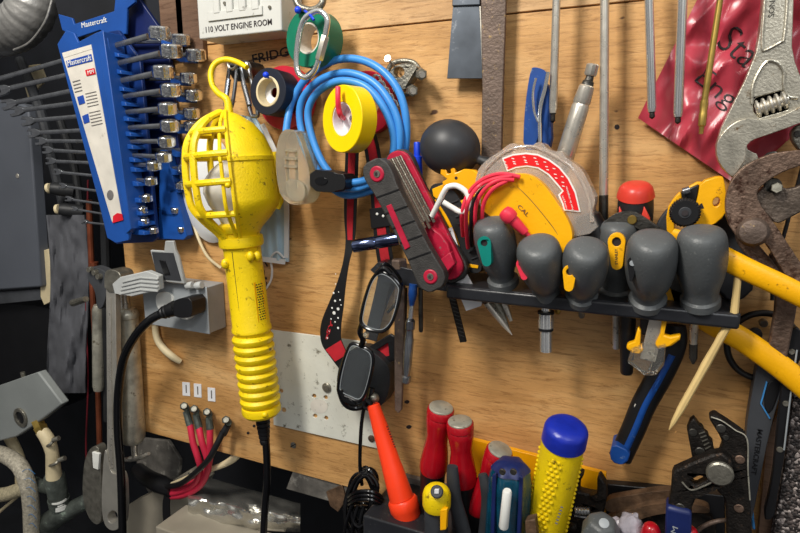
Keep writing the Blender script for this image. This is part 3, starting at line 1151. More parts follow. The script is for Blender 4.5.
t = Thing('power_plug', 'black plug with heavy black cord pushed into the grey outlet box', 'plug', (185, 308, 40))
m = M().prism(ck([(173, 301), (181, 298), (191, 298), (192.5, 312), (190, 318), (178, 318), (173, 315)], 1), 62, 24)
t.part('plug_body', m, 'black', 1.5)
t.part('grip', M().plathe((176, 308, 54), (160, 314, 60), [(0, 8), (.35, 7.2), (.5, 6.2), (.55, 7), (.7, 6), (.75, 6.6), (1, 4.4)]), 'black')
t.part('cord', M().ptube([(163, 313, 58), (150, 320, 66), (136, 335, 68), (124, 358, 66), (118.5, 392, 62), (118, 430, 60), (121, 475, 58), (123, 545, 58)], 4.2, 14), 'black_gloss')

solo('white_cable', 'short cream cable end stapled to the board under the outlet box', 'cable',
     M().ptube([(155, 325, 6), (157, 338, 8), (163, 348, 9), (173, 357, 8), (181, 362, 3)], [3.2, 3.4, 3.6, 3.6, 2.6], 12), 'cream')

# ================================================================ paper tags, studs and cables
for i, (x, y) in enumerate(((186, 389), (197.5, 390.5), (211.3, 394.5))):
    t = Thing('paper_label', '%s of the three tiny white labels above the cable studs' % ('leftmost', 'middle one', 'rightmost')[i], 'label', (x, y, 0), 'labels above the studs')
    s_ = t.part('card', M().prism([(x-3.8, y-7), (x+3.6, y-6.2), (x+4, y+7.2), (x-3.4, y+6.4)], .9, .7), 'paper')
    t.part('print', M().prism(band([(x, y-4), (x+.3, y+4)], 1.1), 1.15, .3), 'ink_grey', of=s_)
SP = [(184, 406, 190, 425), (194, 409, 199, 428), (207, 412, 210, 429), (226, 420, 223, 434)]
for i, (x, y, x2, y2) in enumerate(SP):
    t = Thing('stud_terminal', ('leftmost small bolt terminal clamping a red cable', 'second small bolt terminal from the left clamping a red cable',
                                'third small bolt terminal from the left clamping a red cable', 'rightmost small bolt terminal clamping the black cable')[i],
              'terminal', (x, y, 0), 'bolt terminals on the board')
    t.part('bolt', M().cyl(P(x, y, 0), P(x, y, 36), 2.6*S(P(x, y, 0)), 12), 'galv')
    t.part('nut', M().lathe(P(x, y, 8), P(x, y, 15), [(0, .0052), (.1, .0058), (.9, .0058), (1, .0052)], 6, up_=(0, 0, 1)), 'pewter')
    t.part('end_nut', M().lathe(P(x, y, 20.5), P(x, y, 27), [(0, .0058), (.8, .0058), (1, .0048)], 6, up_=(0, 0, 1)), 'pewter')
    c = P(x+1, y+2, 18)
    rg = t.part('ring_lug', M().ring(c, (0, -1, 0), .0062, .003, .003, 18), 'pewter')
    t.part('crimp', M().ptube([(x+2, y+5, 16), (x2, y2, 18)], [3.4, 3.8], 10, sm=0), 'rubber' if i == 3 else 'pewter', of=rg)
CB = [([(190, 424, 18), (193, 442, 22), (198, 458, 22), (200, 468, 18), (196, 482, 10), (182, 491, 2), (168, 494, -10)], 'red_cable', 3.2, 'leftmost red battery cable hanging from the bolt terminals'),
      ([(199, 427, 18), (202, 442, 22), (207, 458, 20), (208, 470, 16), (200, 486, 8), (184, 495, 0), (168, 497, -12)], 'red_cable', 3.2, 'middle red battery cable hanging from the bolt terminals'),
      ([(210, 428, 18), (210, 444, 20), (210, 458, 16), (206, 472, 12), (198, 480, 6), (180, 488, -2), (168, 490, -14)], 'red_cable', 3.2, 'rightmost red battery cable hanging from the bolt terminals'),
      ([(223, 432, 20), (216, 446, 28), (208, 460, 32), (194, 474, 26), (180, 484, 14), (165, 487, -10)], 'black', 3.0, 'black battery cable hanging beside the red cables')]
for i, (pts, mt, r_, lb) in enumerate(CB):
    solo('battery_cable', lb, 'cable', M().ptube(pts, r_, 12), mt, group='battery cables')
solo('cream_cable', 'cream cable running out from under the board to the cable bundle', 'cable',
     M().ptube([(242, 448, -14), (234, 458, -8), (220, 466, 2), (196, 474, 4), (172, 484, -6)], [4.4, 4, 3, 2.2, 2], 12), 'cream')
t = Thing('taped_bundle', 'black taped cable bundle left of the red cables', 'cable bundle', (158, 484, -20))
t.part('tape_wrap', M().ptube([(174, 490, -10), (160, 484, -18), (148, 478, -30), (138, 470, -50)], [7, 9, 8, 7], 14), 'black')
t.part('tape_tail', M().ribbon([(168, 490, -5, 6), (166, 505, -4, 7), (167, 522, -4, 7), (170, 533, -4, 4)]), 'black')

# ================================================================ masks behind the lamp
t = Thing('dust_mask', 'white cup dust mask hanging behind the yellow lamp cage', 'mask', (200, 235, 2))


def cup(u, v):
    a = u*2*math.pi
    rr_ = v
    x = 208+29*rr_*math.cos(a)
    y = 186+57*rr_*math.sin(a)
    return P(x+6*rr_*math.sin(a), y, 3+22*math.sqrt(max(0, 1-rr_**2*.98)))


m = M()
vs, fs = [], []
nu, nv = 40, 10
for i in range(nv+1):
    for j in range(nu):
        vs.append(cup(j/nu, (i+.001)/nv))
for i in range(nv):
    for j in range(nu):
        a, b = i*nu+j, i*nu+(j+1) % nu
        fs.append((a, b, b+nu, a+nu))
fs.append(tuple(nv*nu+j for j in range(nu)))
m.add(vs, fs)
t.part('cup', m, 'mask_white')
m = M().ptube([(193, 222, 6), (199, 240, 10), (208, 257, 12), (221, 268, 8)], 1.5)
t.part('elastic', m, 'cream')

t = Thing('surgical_mask', 'pale blue pleated face mask with ear loop hanging right of the lamp', 'mask', (285, 262, 2))


def msk(u, v):
    xl_ = 236+v*22
    xr_ = 256+34*min(1, v*1.6)**.8+(0 if v < .6 else -1)
    x = xl_+(xr_-xl_)*u
    y = 118+v*144-(1-u)*4
    return P(x, y, 5+5*math.sin(u*math.pi)+1.6*math.sin(u*22))


t.part('pleated_sheet', M().sheet(msk, 40, 20, .0006), 'mask_blue')
t.part('border', M().ribbon([(262, 124, 13, 4), (280, 165, 10, 5), (286, 200, 8, 5), (286, 258, 8, 4)], 1), 'mask_white')
t.part('nose_strip', M().ribbon([(240, 256, 13, 5), (262, 259, 13, 5), (285, 262, 9, 5)], 1), 'mask_white')
t.part('ear_loop', M().ptube([(284, 258, 9), (277, 252, 12), (271, 258, 10), (272, 270, 6), (271, 280, 5), (266, 289, 6)], 1.1), 'mask_white')

# ================================================================ hook with clips
for i, (a, b, r_, lb) in enumerate(((((233, 64, 34)), (229, 108, 40), 2.0, 'left chrome snap clip holding the yellow lamp hook'),
                                    (((245, 64, 30)), (254, 116, 36), 2.2, 'right chrome snap clip beside the yellow lamp hook'))):
    t = Thing('snap_clip', lb, 'carabiner', a, 'snap clips above the lamp')
    dx, dy = b[0]-a[0], b[1]-a[1]
    w2 = 3.6
    pts = [(a[0]-w2, a[1]+5, a[2]), (a[0], a[1], a[2]), (a[0]+w2, a[1]+5, a[2]), (b[0]+w2, b[1]-5, b[2]), (b[0], b[1], b[2]), (b[0]-w2, b[1]-5, b[2])]
    t.part('clip_body', M().ptube(pts, r_, 10, True, 5), 'chrome_dark')
    t.part('gate', M().ptube([(a[0]-w2+dx*.2, a[1]+dy*.35, a[2]+1), (b[0]-w2-dx*.1, b[1]-dy*.2, b[2]+1)], r_*1.25, 10, sm=0), 'chrome_dark')
t = Thing('hook_bracket', 'dark steel swivel bracket above the yellow lamp', 'bracket', (240, 68, 0))
m = M().prism(ck([(228, 66), (234, 60), (248, 60), (252, 68), (248, 78), (240, 82), (232, 80)], 1), 30, 26)
t.part('bracket_body', m, 'dark_steel', 1.5)
t.part('blue_ring', M().ptube([(228, 63, 36), (233, 60, 36), (236, 66, 36), (231, 69, 36)], 1.3, 8, True), 'steel')

# ================================================================ yellow trouble light
AT, AB = (226, 112, 62), (241, 236, 62)
HB = (262, 414, 56)
t = Thing('trouble_light', 'yellow caged trouble light with ridged handle hanging on the board', 'work light', (262, 414, 40))
LT, LB = P(*AT), P(*AB)
pr_px = [(0, 5), (.03, 13), (.1, 25), (.2, 34), (.32, 40), (.36, 41), (.37, 42), (.40, 42), (.41, 41), (.7, 43.5), (.76, 42), (.86, 32), (.94, 22), (1, 18)]
sc_ = S(LT.lerp(LB, .5))
prof = [(q_[0], q_[1]*sc_) for q_ in pr_px]
inner = [(q_[0], (q_[1]-1.8)*sc_) for q_ in pr_px]
loop = prof+inner[::-1]
m = M().lathe(LT, LB, loop+[loop[0]], 30, a0=-2, a1=178)
# close the two long edges
vs = m.v
nseg = 31
K = len(loop)+1
half = len(prof)
for j in (0, 30):
    for i in range(half-1):
        a, b = i*nseg+j, (i+1)*nseg+j
        c, d = (2*half-1-(i+1))*nseg+j, (2*half-1-i)*nseg+j
        m.f.append((a, b, c, d))
sh_ = t.part('reflector_shield', m, 'yellow')
axd = (LB-LT).normalized()
uu = (CAM-LT)
uu = (uu-axd*uu.dot(axd)).normalized()
ww = axd.cross(uu)
if ww.dot(rt) < 0:
    ww = -ww


def lp(tt, ang, rpx):
    """point round the lamp axis"""
    g = R(ang)
    return LT+(LB-LT)*tt+uu*(rpx*sc_*math.cos(g))+ww*(rpx*sc_*math.sin(g))


def rad(tt):
    for (a, b), (c, d) in zip(pr_px, pr_px[1:]):
        if a <= tt <= c and c > a:
            return b+(d-b)*(tt-a)/(c-a)
    return pr_px[-1][1]


# seam flange
m = M()
seam = [lp(q_[0], -3, q_[1]+1.2) for q_ in pr_px]
m.tube(seam, 1.9*sc_, 8)
seam2 = [lp(q_[0], -14, q_[1]+.6) for q_ in pr_px]
m.tube(seam2, 1.9*sc_, 8)
t.part('hinge_seam', m, 'yellow')
cage = [(0, 6), (.06, 22), (.14, 33), (.25, 41), (.42, 44.5), (.6, 45), (.74, 43), (.86, 33), (.95, 23), (1, 19)]


def crad(tt):
    for (a, b), (c, d) in zip(cage, cage[1:]):
        if a <= tt <= c:
            return b+(d-b)*(tt-a)/(c-a)
    return 20


for ang in (-52, -92, -150):
    q_ = cr3([(c[0], c[1]) for c in cage], 5)
    t.part('cage_rib', M().tube([lp(a, ang, b) for a, b in q_], 3.9*sc_, 8, sq=.75), 'yellow', label='curved yellow cage rib')
for tt in (.16, .34, .55, .80):
    pts = [lp(tt, -g, crad(tt)) for g in range(4, 181, 8)]
    t.part('cage_hoop', M().tube(pts, 3.2*sc_, 8, sq=.8), 'yellow', label='yellow cage hoop')
# shield strap and catch on the right
t.part('side_rib', M().tube([lp(a, 78, rad(a)+1.6) for a in (.34, .45, .6, .74, .8)], 2.6*sc_, 8), 'yellow')
t.part('catch', M().sph(lp(.58, -8, 45), 3*sc_, 12), 'yellow')
# bulb
B0, B1 = LT.lerp(LB, .99), LT.lerp(LB, .38)
off = uu*0+ww*(-6*sc_)
B0, B1 = B0+off*.3, B1+off
m = M().lathe(B0, B1, [(0, 11*sc_), (.12, 12*sc_), (.28, 17*sc_), (.45, 24*sc_), (.62, 27*sc_), (.78, 24*sc_), (.9, 16*sc_), (.97, 8*sc_), (1, .5*sc_)], 28)
bl = t.part('light_bulb', m, 'bulb_glass', label='frosted glass bulb inside the cage')
t.part('bulb_base', M().lathe(LB, LT.lerp(LB, .9), [(0, 11*sc_), (1, 12*sc_)], 20), 'white', of=bl)
# collar and handle
CT, CB_ = P(239, 222, 62), P(*HB)
hp = [(0, 17), (.01, 20), (.03, 21), (.045, 20), (.05, 18.5), (.065, 18.5), (.07, 21), (.10, 21.5), (.115, 21), (.125, 18.2), (.14, 18), (.25, 18.2), (.52, 18.6), (.53, 19.6), (.545, 19.6), (.55, 18.4)]
tt = .565
for k in range(8):
    hp += [(tt, 17.2), (tt+.006, 19), (tt+.018, 20.6), (tt+.03, 20.4), (tt+.044, 18.8), (tt+.046, 17.2)]
    tt += .047
hp += [(.945, 17), (.95, 19.4), (.965, 20), (.985, 19.6), (1, 17)]
sh2 = S(CT.lerp(CB_, .5))
m = M().lathe(CT, CB_, [(a, b*sh2) for a, b in hp], 36)
hd = t.part('handle', m, 'yellow')


def hpnt(tt, ang, rpx):
    A, B = CT, CB_
    a = (B-A).normalized()
    u = (CAM-A)
    u = (u-a*u.dot(a)).normalized()
    w = a.cross(u)
    if w.dot(rt) < 0:
        w = -w
    return A+(B-A)*tt+u*(rpx*sh2*math.cos(R(ang)))+w*(rpx*sh2*math.sin(R(ang)))


t.part('handle_seam', M().tube([hpnt(.13+i*.02, -32, 18.1) for i in range(22)], .35*sh2, 6), 'ink', of=hd)
m = M()
g = []
for i in range(9):
    for j in range(2):
        g.append(hpnt(.29+i*.025, 22+j*34, 18.75))
m.add(g, [(2*i, 2*i+1, 2*i+3, 2*i+2) for i in range(8)])
pl = t.part('rating_plate', m, 'amber', of=hd)
m = M()
rnd_ = random.Random(3)
for i in range(15):
    tv = .3+i*.0125
    a0 = 26+rnd_.random()*3
    while a0 < 50:
        l_ = 2+rnd_.random()*6
        q_ = [hpnt(tv, a0, 18.95), hpnt(tv, min(a0+l_, 52), 18.95), hpnt(tv+.006, min(a0+l_, 52), 18.95), hpnt(tv+.006, a0, 18.95)]
        m.add(q_, [(0, 1, 2, 3)])
        a0 += l_+2+rnd_.random()*2
t.part('rating_print', m, 'ink', of=hd, smooth=0)
m = M()
for (tv, an) in ((.16, 20), (.165, 42), (.19, -62)):
    m.sph(hpnt(tv, an, 19.5), 4*sh2, 14, sc=(1, 1, 1.3))
t.part('switch_knob', m, 'yellow', of=hd)
t.part('screw_boss', M().sph(hpnt(.965, 8, 19), 3.2*sh2, 12), 'yellow', of=hd)
m = M().sph(hpnt(.03, -5, 20.5), 3*sh2, 12)
t.part('collar_clip', m, 'yellow', of=hd)
# hook
t.part('hook', M().ptube([(229, 114, 62), (227, 100, 62), (218, 93, 62), (212, 84, 60), (211, 72, 56), (216, 63, 52), (226, 59.5, 48), (237, 62, 46), (247, 67.5, 48)], [4.6, 3.6, 3.1, 2.9, 2.9, 2.9, 2.9, 2.9, 2.6], 12), 'yellow')
# strain relief + cord
sr = []
for k in range(7):
    a = k/7
    sr += [(a, 8-a*3.5), (a+.08, 8-a*3.5), (a+.085, 6-a*2), (a+.135, 6-a*2)]
t.part('strain_relief', M().plathe((262, 412, 56), (265, 444, 54), sr, 20), 'black')
t.part('cord', M().ptube([(264, 428, 55), (266.5, 450, 54), (267, 480, 52), (265, 505, 50), (263, 545, 50)], 3.7, 14), 'black_gloss')
# ================================================================ tape, links and blue cord
t = Thing('electrical_tape_roll', 'green electrical tape roll hanging beside the white box', 'tape roll', (308, 38, 20))
c = P(307, 38, 46)
t.part('tape', M().ring(c, (-.12, -1, 0), 28*S(c), 15.5*S(c), .024), 'green_tape')
t.part('core', M().ring(c+V((0, .001, 0)), (-.12, -1, 0), 15.5*S(c), 13.5*S(c), .022), 'off_white')
t = Thing('quick_link', 'oval chrome quick link with screw sleeve hanging over the green tape', 'quick link', (318, 10, 50))
pts = [(309, 15, 60), (319, 11, 60), (327, 18, 60), (326, 32, 60), (321, 52, 60), (315, 70, 60), (306, 77.5, 60), (298, 72, 60), (296.5, 58, 60), (299, 36, 60), (303, 22, 60)]
t.part('link_body', M().ptube(pts, 2.9, 12, True, 6), 'chrome')
t.part('sleeve', M().plathe((325.5, 36, 60), (319, 60, 60), [(0, 4), (.05, 4.6), (.95, 4.6), (1, 4)], 6), 'steel')
t = Thing('shackle', 'small grey shackle with blue pin above the quick link', 'shackle', (308, 5, 30))
t.part('bow', M().ptube([(294, -6, 45), (299, 6, 46), (312, 10, 46), (322, 4, 46), (323, -8, 45)], 3.4, 12), 'zinc')
t.part('blue_pin', M().psph(298, 10, 50, 3.6), 'blue_pen', label='blue pin head')
t.part('blue_wire', M().ptube([(305, 11, 54), (310, 15, 62), (314, 20, 64)], 1.4), 'blue_pen')

t = Thing('electrical_tape_roll', 'dark navy electrical tape roll with cream core on a blue nail', 'tape roll', (268, 92, 20))
c = P(267.5, 91.5, 48)
n_ = (-.05, -1, .05)
t.part('tape', M().ring(c, n_, 23*S(c), 15*S(c), .026), 'navy_dark')
t.part('core', M().ring(c+V((0, -.0005, 0)), n_, 15*S(c), 12.4*S(c), .024), 'cream')
t.part('core_liner', M().ring(c+V((0, .012, 0)), n_, 12.4*S(c), 5*S(c), .002), 'paper')
solo('nail', 'blue headed nail through the navy tape roll', 'nail', M().ptube([(276, 86, 2), (267, 76, 54)], 1.2, sm=0).psph(266, 75, 55, 3.2), 'blue_pen')
t = Thing('electrical_tape_roll', 'red tape roll behind the navy tape roll', 'tape roll', (285, 97, 5))
c = P(283, 98, 18)
t.part('tape', M().ring(c, (0, -1, 0), 31*S(c), 16*S(c), .014), 'red_tape')
t = Thing('electrical_tape_roll', 'red tape roll on the wall behind the blue cord coil', 'tape roll', (368, 100, 0))
c = P(366, 103, 12)
t.part('tape', M().ring(c, (0, -1, 0), 31*S(c), 15*S(c), .010), 'red_tape')
solo('red_rag', 'dark red tape tail showing left of the blue cord', 'tape', M().prism(ck([(290, 84), (318, 78), (312, 120), (296, 128), (280, 126), (284, 104)], 2), 9, 4), 'red_tape', bevel=.5)

t = Thing('extension_cord', 'coiled bright blue extension cord hanging on the red hook', 'extension cord', (345, 70, 20))
pts = [(286, 132, 44), (288, 118, 40), (292, 102, 34), (305, 80, 30), (330, 62, 30), (356, 59, 30), (380, 69, 32), (398, 90, 34), (406, 118, 34), (405, 150, 32), (394, 176, 32), (372, 190, 32), (345, 195, 34),
       (324, 180, 36), (309, 152, 36), (300, 122, 34), (303, 98, 34), (322, 79, 36), (348, 73, 38), (374, 83, 38), (392, 106, 40), (400, 134, 40), (395, 164, 38), (374, 182, 40), (348, 188, 42),
       (326, 168, 44), (313, 140, 42), (308, 112, 40), (318, 92, 42), (340, 81, 44), (366, 87, 44), (385, 110, 44), (394, 140, 42), (388, 168, 42), (366, 180, 44), (346, 183, 46), (336, 182, 46)]
t.part('cord', M().ptube(pts, 3.9, 14, sm=7), 'blue_cord')
o = [(289, 129), (295, 131), (300, 138), (307, 160), (311, 184), (306, 202), (297, 206), (285, 202), (278, 190), (275, 160), (278, 138), (283, 130)]
pg = t.part('clear_plug', M().prism(ck(o, 1), 56, 24), 'clear_dirty', 3, label='clear plastic plug end')
m = M()
for (y, w2) in ((150, 12), (158, 14), (166, 14)):
    m.prism(band([(290-w2/2, y), (290+w2/2, y+1)], 3), 57.5, 2)
m.prism(ck([(284, 178), (303, 182), (306, 196), (299, 203), (286, 199)], 1), 60, 6)
t.part('plug_ribs', m, 'clear_dirty', .6, of=pg)
m = M().ptube([(289, 150, 44), (290, 188, 44)], 1.6, sm=0).ptube([(298, 152, 44), (299, 188, 44)], 1.6, sm=0)
t.part('prongs', m, 'brass', of=pg)
o = [(309, 169), (334, 171.5), (337, 174), (345, 174), (345.5, 190), (337, 190), (334, 193), (310, 191)]
bc = t.part('black_connector', M().prism(ck(o, 1), 62, 22), 'black', 2)
t.part('grip_oval', M().prism(circ(321, 181, 6.5, 20, 4.2), 62.8, 1), 'black_gloss', .4, of=bc)

t = Thing('electrical_tape_roll', 'bright yellow electrical tape roll on the red hook', 'tape roll', (345, 120, 40))
c = P(341.5, 119, 72)
n_ = V((-.42, -1, .02))
t.part('tape', M().ring(c, n_, 33*S(c), 17*S(c), .019), 'yellow_tape')
cr_ = t.part('core', M().ring(c+n_.normalized()*-.001, n_, 17*S(c), 15.5*S(c), .018), 'paper')
t.part('core_liner', M().ring(c+n_.normalized()*-.013, n_, 15.5*S(c), 5*S(c), .002), 'paper', of=cr_)
solo('red_hook', 'red coated hook holding the yellow tape roll', 'hook',
     M().ptube([(352, 112, 0), (346, 118, 40), (341, 116, 74), (338.5, 108, 80), (338, 98, 82), (338, 87, 80)], 2.7, 12), 'red_lead')
t = Thing('small_chain', 'short chrome chain showing behind the upper right of the blue cord', 'chain', (384, 80, 20))
for i in range(5):
    x, y = 377+i*4.2, 79+i*6.3
    t.part('chain_link', M().ptube([(x-3, y-3, 22), (x+2, y-3, 24), (x+4, y+4, 22), (x-1, y+4, 20)], 1.3, 8, True, 5), 'chrome')

t = Thing('wire_rope_clamp', 'grey wire rope clamp with two nuts hanging on a nail', 'clamp', (404, 78, 0))
t.part('u_bolt', M().ptube([(412, 92, 6), (404, 95, 8), (393, 90, 8), (387, 78, 8), (391, 65, 8), (402, 61, 8), (414, 63, 8), (421, 72, 6)], 2.6, 12), 'zinc')
m = M().prism(ck([(388, 74), (394, 66), (404, 63), (416, 65), (419, 71), (410, 82), (405, 90), (396, 88)], 1), 22, 10,
              holes=[circ(399, 72, 5.5, 14)])
t.part('saddle', m, 'zinc', 1.2)
m = M().prism([(415, 66), (417, 67), (405, 87), (403, 86)], 26, 5)
t.part('saddle_ridge', m, 'zinc', .5)
for (x, y) in ((420, 73.5), (411, 90)):
    A = P(x, y, 14)
    B = P(x+2, y+1, 30)
    r_ = 6*S(A)
    nt_ = t.part('nut', M().lathe(A, B, [(0, r_*.9), (.1, r_), (.75, r_), (.85, r_*.85)], 6, up_=(0, 0, 1)), 'zinc')
    t.part('bolt_end', M().lathe(A, B, [(0, r_*.5), (1.15, r_*.5)], 12, up_=(0, 0, 1)), 'steel', of=nt_)
m = M().ptube([(400, 73, 0), (388, 59, 34)], 1.3, sm=0)
A = P(388, 59, 34)
d = (A-P(400, 73, 0)).normalized()
m.lathe(A, A+d*.0015, [(0, .0035), (1, .0035)], 14)
solo('nail', 'bent steel nail holding the wire rope clamp', 'nail', m, 'steel')

# ================================================================ lanyard
t = Thing('lanyard', 'black and red dotted lanyard hanging behind the folding hex set', 'lanyard', (350, 150, 20))
s1 = [(352, 148, 24, 13), (351, 180, 22, 13), (350, 215, 20, 12), (350, 240, 22, 9), (346, 262, 26, 6), (341, 285, 28, 9), (336, 305, 28, 15), (331, 325, 28, 20), (331, 340, 28, 20), (337, 352, 28, 17), (345, 364, 28, 15)]
s2 = [(366, 128, 30, 15), (372, 150, 30, 15), (377, 185, 26, 15), (380, 215, 24, 16), (383, 245, 24, 16), (386, 264, 24, 16)]
s3 = [(388, 262, 12, 14), (382, 290, 12, 13), (375, 320, 14, 13), (370, 340, 18, 13)]
t.part('strap', M().ribbon(s1), 'black', label='black strap ending in a dotted lower bend')
t.part('strap', M().ribbon(s2), 'black', label='black edged strap going up to the tape roll')
t.part('strap', M().ribbon(s3), 'rubber')
st_ = [(x, y, h+.5, w*.52) for x, y, h, w in s1[:4]]
t.part('red_stripe', M().ribbon(st_, .5), 'red_web')
t.part('red_stripe', M().ribbon([(x, y, h+.5, w*.55) for x, y, h, w in s2], .5), 'red_web')
t.part('red_patch', M().ribbon([(333, 345, 29, 18), (341, 358, 29, 14)], .5), 'red_web')
m = M()
rn = random.Random(5)
for (x, y, r_) in ((344, 284, .7), (342, 293, 1.1), (345, 300, .9), (340, 301, 1.2), (337, 308, 1), (343, 309, 1.6), (346, 305, .7), (339, 313, 1.8), (336, 319, .8), (331, 331, 1), (343, 318, 1), (340, 328, 1.2), (329, 338, 1.2), (340, 322, .8), (347, 292, .6), (344, 274, .6)):
    if y < 300:
        x -= 3.5
    m.disc(x-(5 if y < 327 else 2), y, 28.6, r_, .3, 8)
m.disc(377, 214, 27, 1.4, .5, 10)
m.disc(383, 216, 27, 1.4, .5, 10)
t.part('dots', m, 'white')
t.part('lettering', M().text('gSY', (328, 341, 28.5), (335, 322, 28.5), 5, bold=.02), 'red_web', smooth=0)
m = M().prism([(369, 209), (389, 206), (391, 226), (371, 229)], 26, 3)
t.part('slider', m, 'black', .8)
m = M().prism([(366, 348), (392, 334), (396, 358), (371, 366)], 22, 2)
t.part('cross_strap', m, 'black', .4)
t.part('red_band', M().prism([(368, 348), (388, 341), (391, 355), (371, 360)], 22.7, .6), 'red_web')
m = M().prism([(360, 352), (390, 334), (396, 338), (397, 360), (372, 368), (366, 364), (389, 356), (388, 343), (364, 358)], 26, 4)
t.part('buckle', m, 'black', .8)

# chrome socket
t = Thing('socket', 'long blue tinted chrome socket lying on the left end of the shelf', 'socket', (353, 246, 60))
A, B = P(353, 246.5, 62), P(399, 238.5, 48)
r_ = 6.6*S(A)
t.part('socket_body', M().lathe(A, B, [(.12, 0), (.12, r_*.6), (0, r_*.72), (0, r_*.92), (.02, r_), (.5, r_), (.52, r_*.93), (.54, r_), (1, r_), (1, 0)], 28), 'chrome_blue')
t = Thing('bolt', 'rusty hex bolt head standing on the shelf end', 'bolt', (399, 270, 45))
A, B = P(399.5, 268, 45), P(399, 259, 45)
r_ = 8.5*S(A)
t.part('bolt_head', M().lathe(A, B, [(0, r_), (.85, r_), (1, r_*.85)], 6), 'bar_brown')
A2 = P(400, 285, 45)
t.part('bolt_shank', M().lathe(A2, A, [(0, r_*.45), (1, r_*.45)], 12), 'dark_steel')

# ================================================================ folding hex key set
t = Thing('folding_hex_set', 'dark grey and red folding hex key set standing on the shelf end', 'hex key set', (430, 285, 80))


def hexplate(h, th, dx=0, dy=0, ring=True):
    a, b = (377+dx, 173+dy), (430+dx, 277+dy)
    d_ = V((b[0]-a[0], b[1]-a[1])).normalized()
    n_ = V((-d_.y, d_.x))
    L_ = (V(b)-V(a)).length
    out = []
    for f_, w_ in ((-14, 5), (-11.5, 10), (-6, 13.2), (0, 14.2), (8, 13.8), (16, 12.6), (26, 12), (L_-26, 12.4), (L_-14, 13.4), (L_, 14.6), (L_+7, 13.4), (L_+12, 9.6), (L_+14.6, 4.5)):
        out.append(tuple(V(a)+d_*f_+n_*w_))
    out += [tuple(V(p_)-2*n_*((V(p_)-V(a)).dot(n_))) for p_ in out[::-1]]
    m = M().prism(out, h, th)
    return a, b, m


a, b, m = hexplate(62, 10, 22, -9)
bk = t.part('back_scale', m, 'hex_dark', 3)
t.part('red_liner', M().prism(capsule((398, 163), (450, 267), 12.4, 13), 66, 6), 'red_hex', 1.5, of=bk)
m = M().prism(ck([(424, 222), (446, 238), (453, 262), (447, 278), (432, 276), (424, 250)], 1), 74, 14)
t.part('red_grip', m, 'red_hex', 1.5, label='dark red moulded inner grip')
for k in range(7):
    x0, y0 = 387.5+k*2.1, 160-k*.7
    L_ = 84-(k % 3)*5-k*1.5
    t.part('hex_key', M().obox((x0, y0, 86-k*2.6), (x0+L_*.46, y0+L_*.888, 86-k*2.6), 2.7, 2.4), 'bar_brown' if k % 2 else 'zinc', .4)
a, b, m = hexplate(98, 11)
fr_ = t.part('front_scale', m, 'hex_dark', 3.5, seg=3)
d = V((b[0]-a[0], b[1]-a[1])).normalized()
nn = V((-d.y, d.x))
m = M()
for f in (.2, .36, .50, .64, .80):
    c = V(a).lerp(V(b), f)
    m.prism(band([tuple(c+nn*11.8-d*2), tuple(c-nn*11.8+d*1)], 1.3), 98.7, 1.5)
t.part('groove', m, 'black', of=fr_)
t.part('red_inlay', M().prism([(386, 206), (391, 204), (410, 247), (405, 250)], 99, 2), 'red_hex', .5, of=fr_)
for (x, y, r_) in ((376.5, 174, 8), (430, 277, 7.5)):
    rg = t.part('pivot_ring', M().disc(x, y, 99.3, r_, 3, 24), 'red_hex', of=fr_)
    t.part('pivot_screw', M().disc(x, y, 100, r_*.5, 3, 20), 'zinc')
    t.part('hex_socket', M().lathe(P(x, y, 100.4), P(x, y, 99), [(0, .0018), (1, .0018)], 6, up_=(0, 0, 1)), 'ink')
t.part('red_foot', M().prism([(437, 262), (450, 252), (455, 264), (443, 276)], 88, 8), 'red_hex', 1, label='lighter red ribbed foot')

# ================================================================ things standing at the left of the shelf
t = Thing('pen', 'blue capped pen standing behind the folding hex set', 'pen', (418, 185, 40))
t.part('barrel', M().plathe((417, 142, 40), (420, 276, 40), [(0, 2.6), (.008, 3.2), (.1, 3.4), (.105, 5), (.4, 5), (1, 4.6)], 16), 'blue_pen')
t.part('clip', M().prism([(411, 158), (415, 156), (416, 176), (413, 176)], 46, 2), 'blue_pen', .5)

t = Thing('blower_bulb', 'black rubber air blower bulb behind the yellow tools', 'blower', (450, 148, 30))
c = P(450, 148, 40)
r_ = 29*S(c)
ax = (P(480, 160, 40)-c).normalized()
A = c-ax*r_*1.06
B = c+ax*r_*1.35
pr = []
for i in range(17):
    g = math.pi*i/16*.93
    pr.append(((1-math.cos(g))/2*.88, r_*math.sin(g)*.94+(.0006 if i else 0)))
pr += [(.9, r_*.16), (1, r_*.14)]
t.part('bulb', M().lathe(A, B, pr, 36), 'bulb_rubber')
t.part('nozzle', M().lathe(c+ax*r_*1.2, c+ax*r_*1.9, [(0, r_*.16), (.3, r_*.2), (1, r_*.1)], 14), 'rubber')

t = Thing('folding_knife', 'black knife handle with olive yellow stripe standing behind the white hook', 'knife', (470, 275, 40))
m = M().prism(ck([(428, 189), (436, 182), (449, 186), (459, 197), (470, 222), (482, 262), (481, 274), (466, 272), (456, 244), (444, 220), (432, 205)], 2), 50, 16)
kb = t.part('handle', m, 'rubber', 2)
t.part('yellow_inlay', M().prism(band(cr3([(434, 200), (446, 218), (456, 240), (463, 262), (478, 267)], 5), 3), 51, 2), 'grime_yellow' if 'grime_yellow' in MATS else 'amber', .4, of=kb)
t.part('yellow_tip', M().prism([(432, 189), (444, 184), (447, 188), (437, 199), (433, 196)], 51.2, 2), 'amber', .5, of=kb)
m = M()
for k in range(9):
    x, y = 450+k*2.6, 202+k*7
    m.prism(band([(x, y+1), (x+8, y-2)], 1.4), 51.4, 2)
t.part('grip_ridge', m, 'charcoal', .2, of=kb)
t.part('yellow_side', M().prism(band(cr3([(462, 200), (468, 214), (472, 232)], 4), 4), 50.9, 2), 'amber', .4, of=kb)
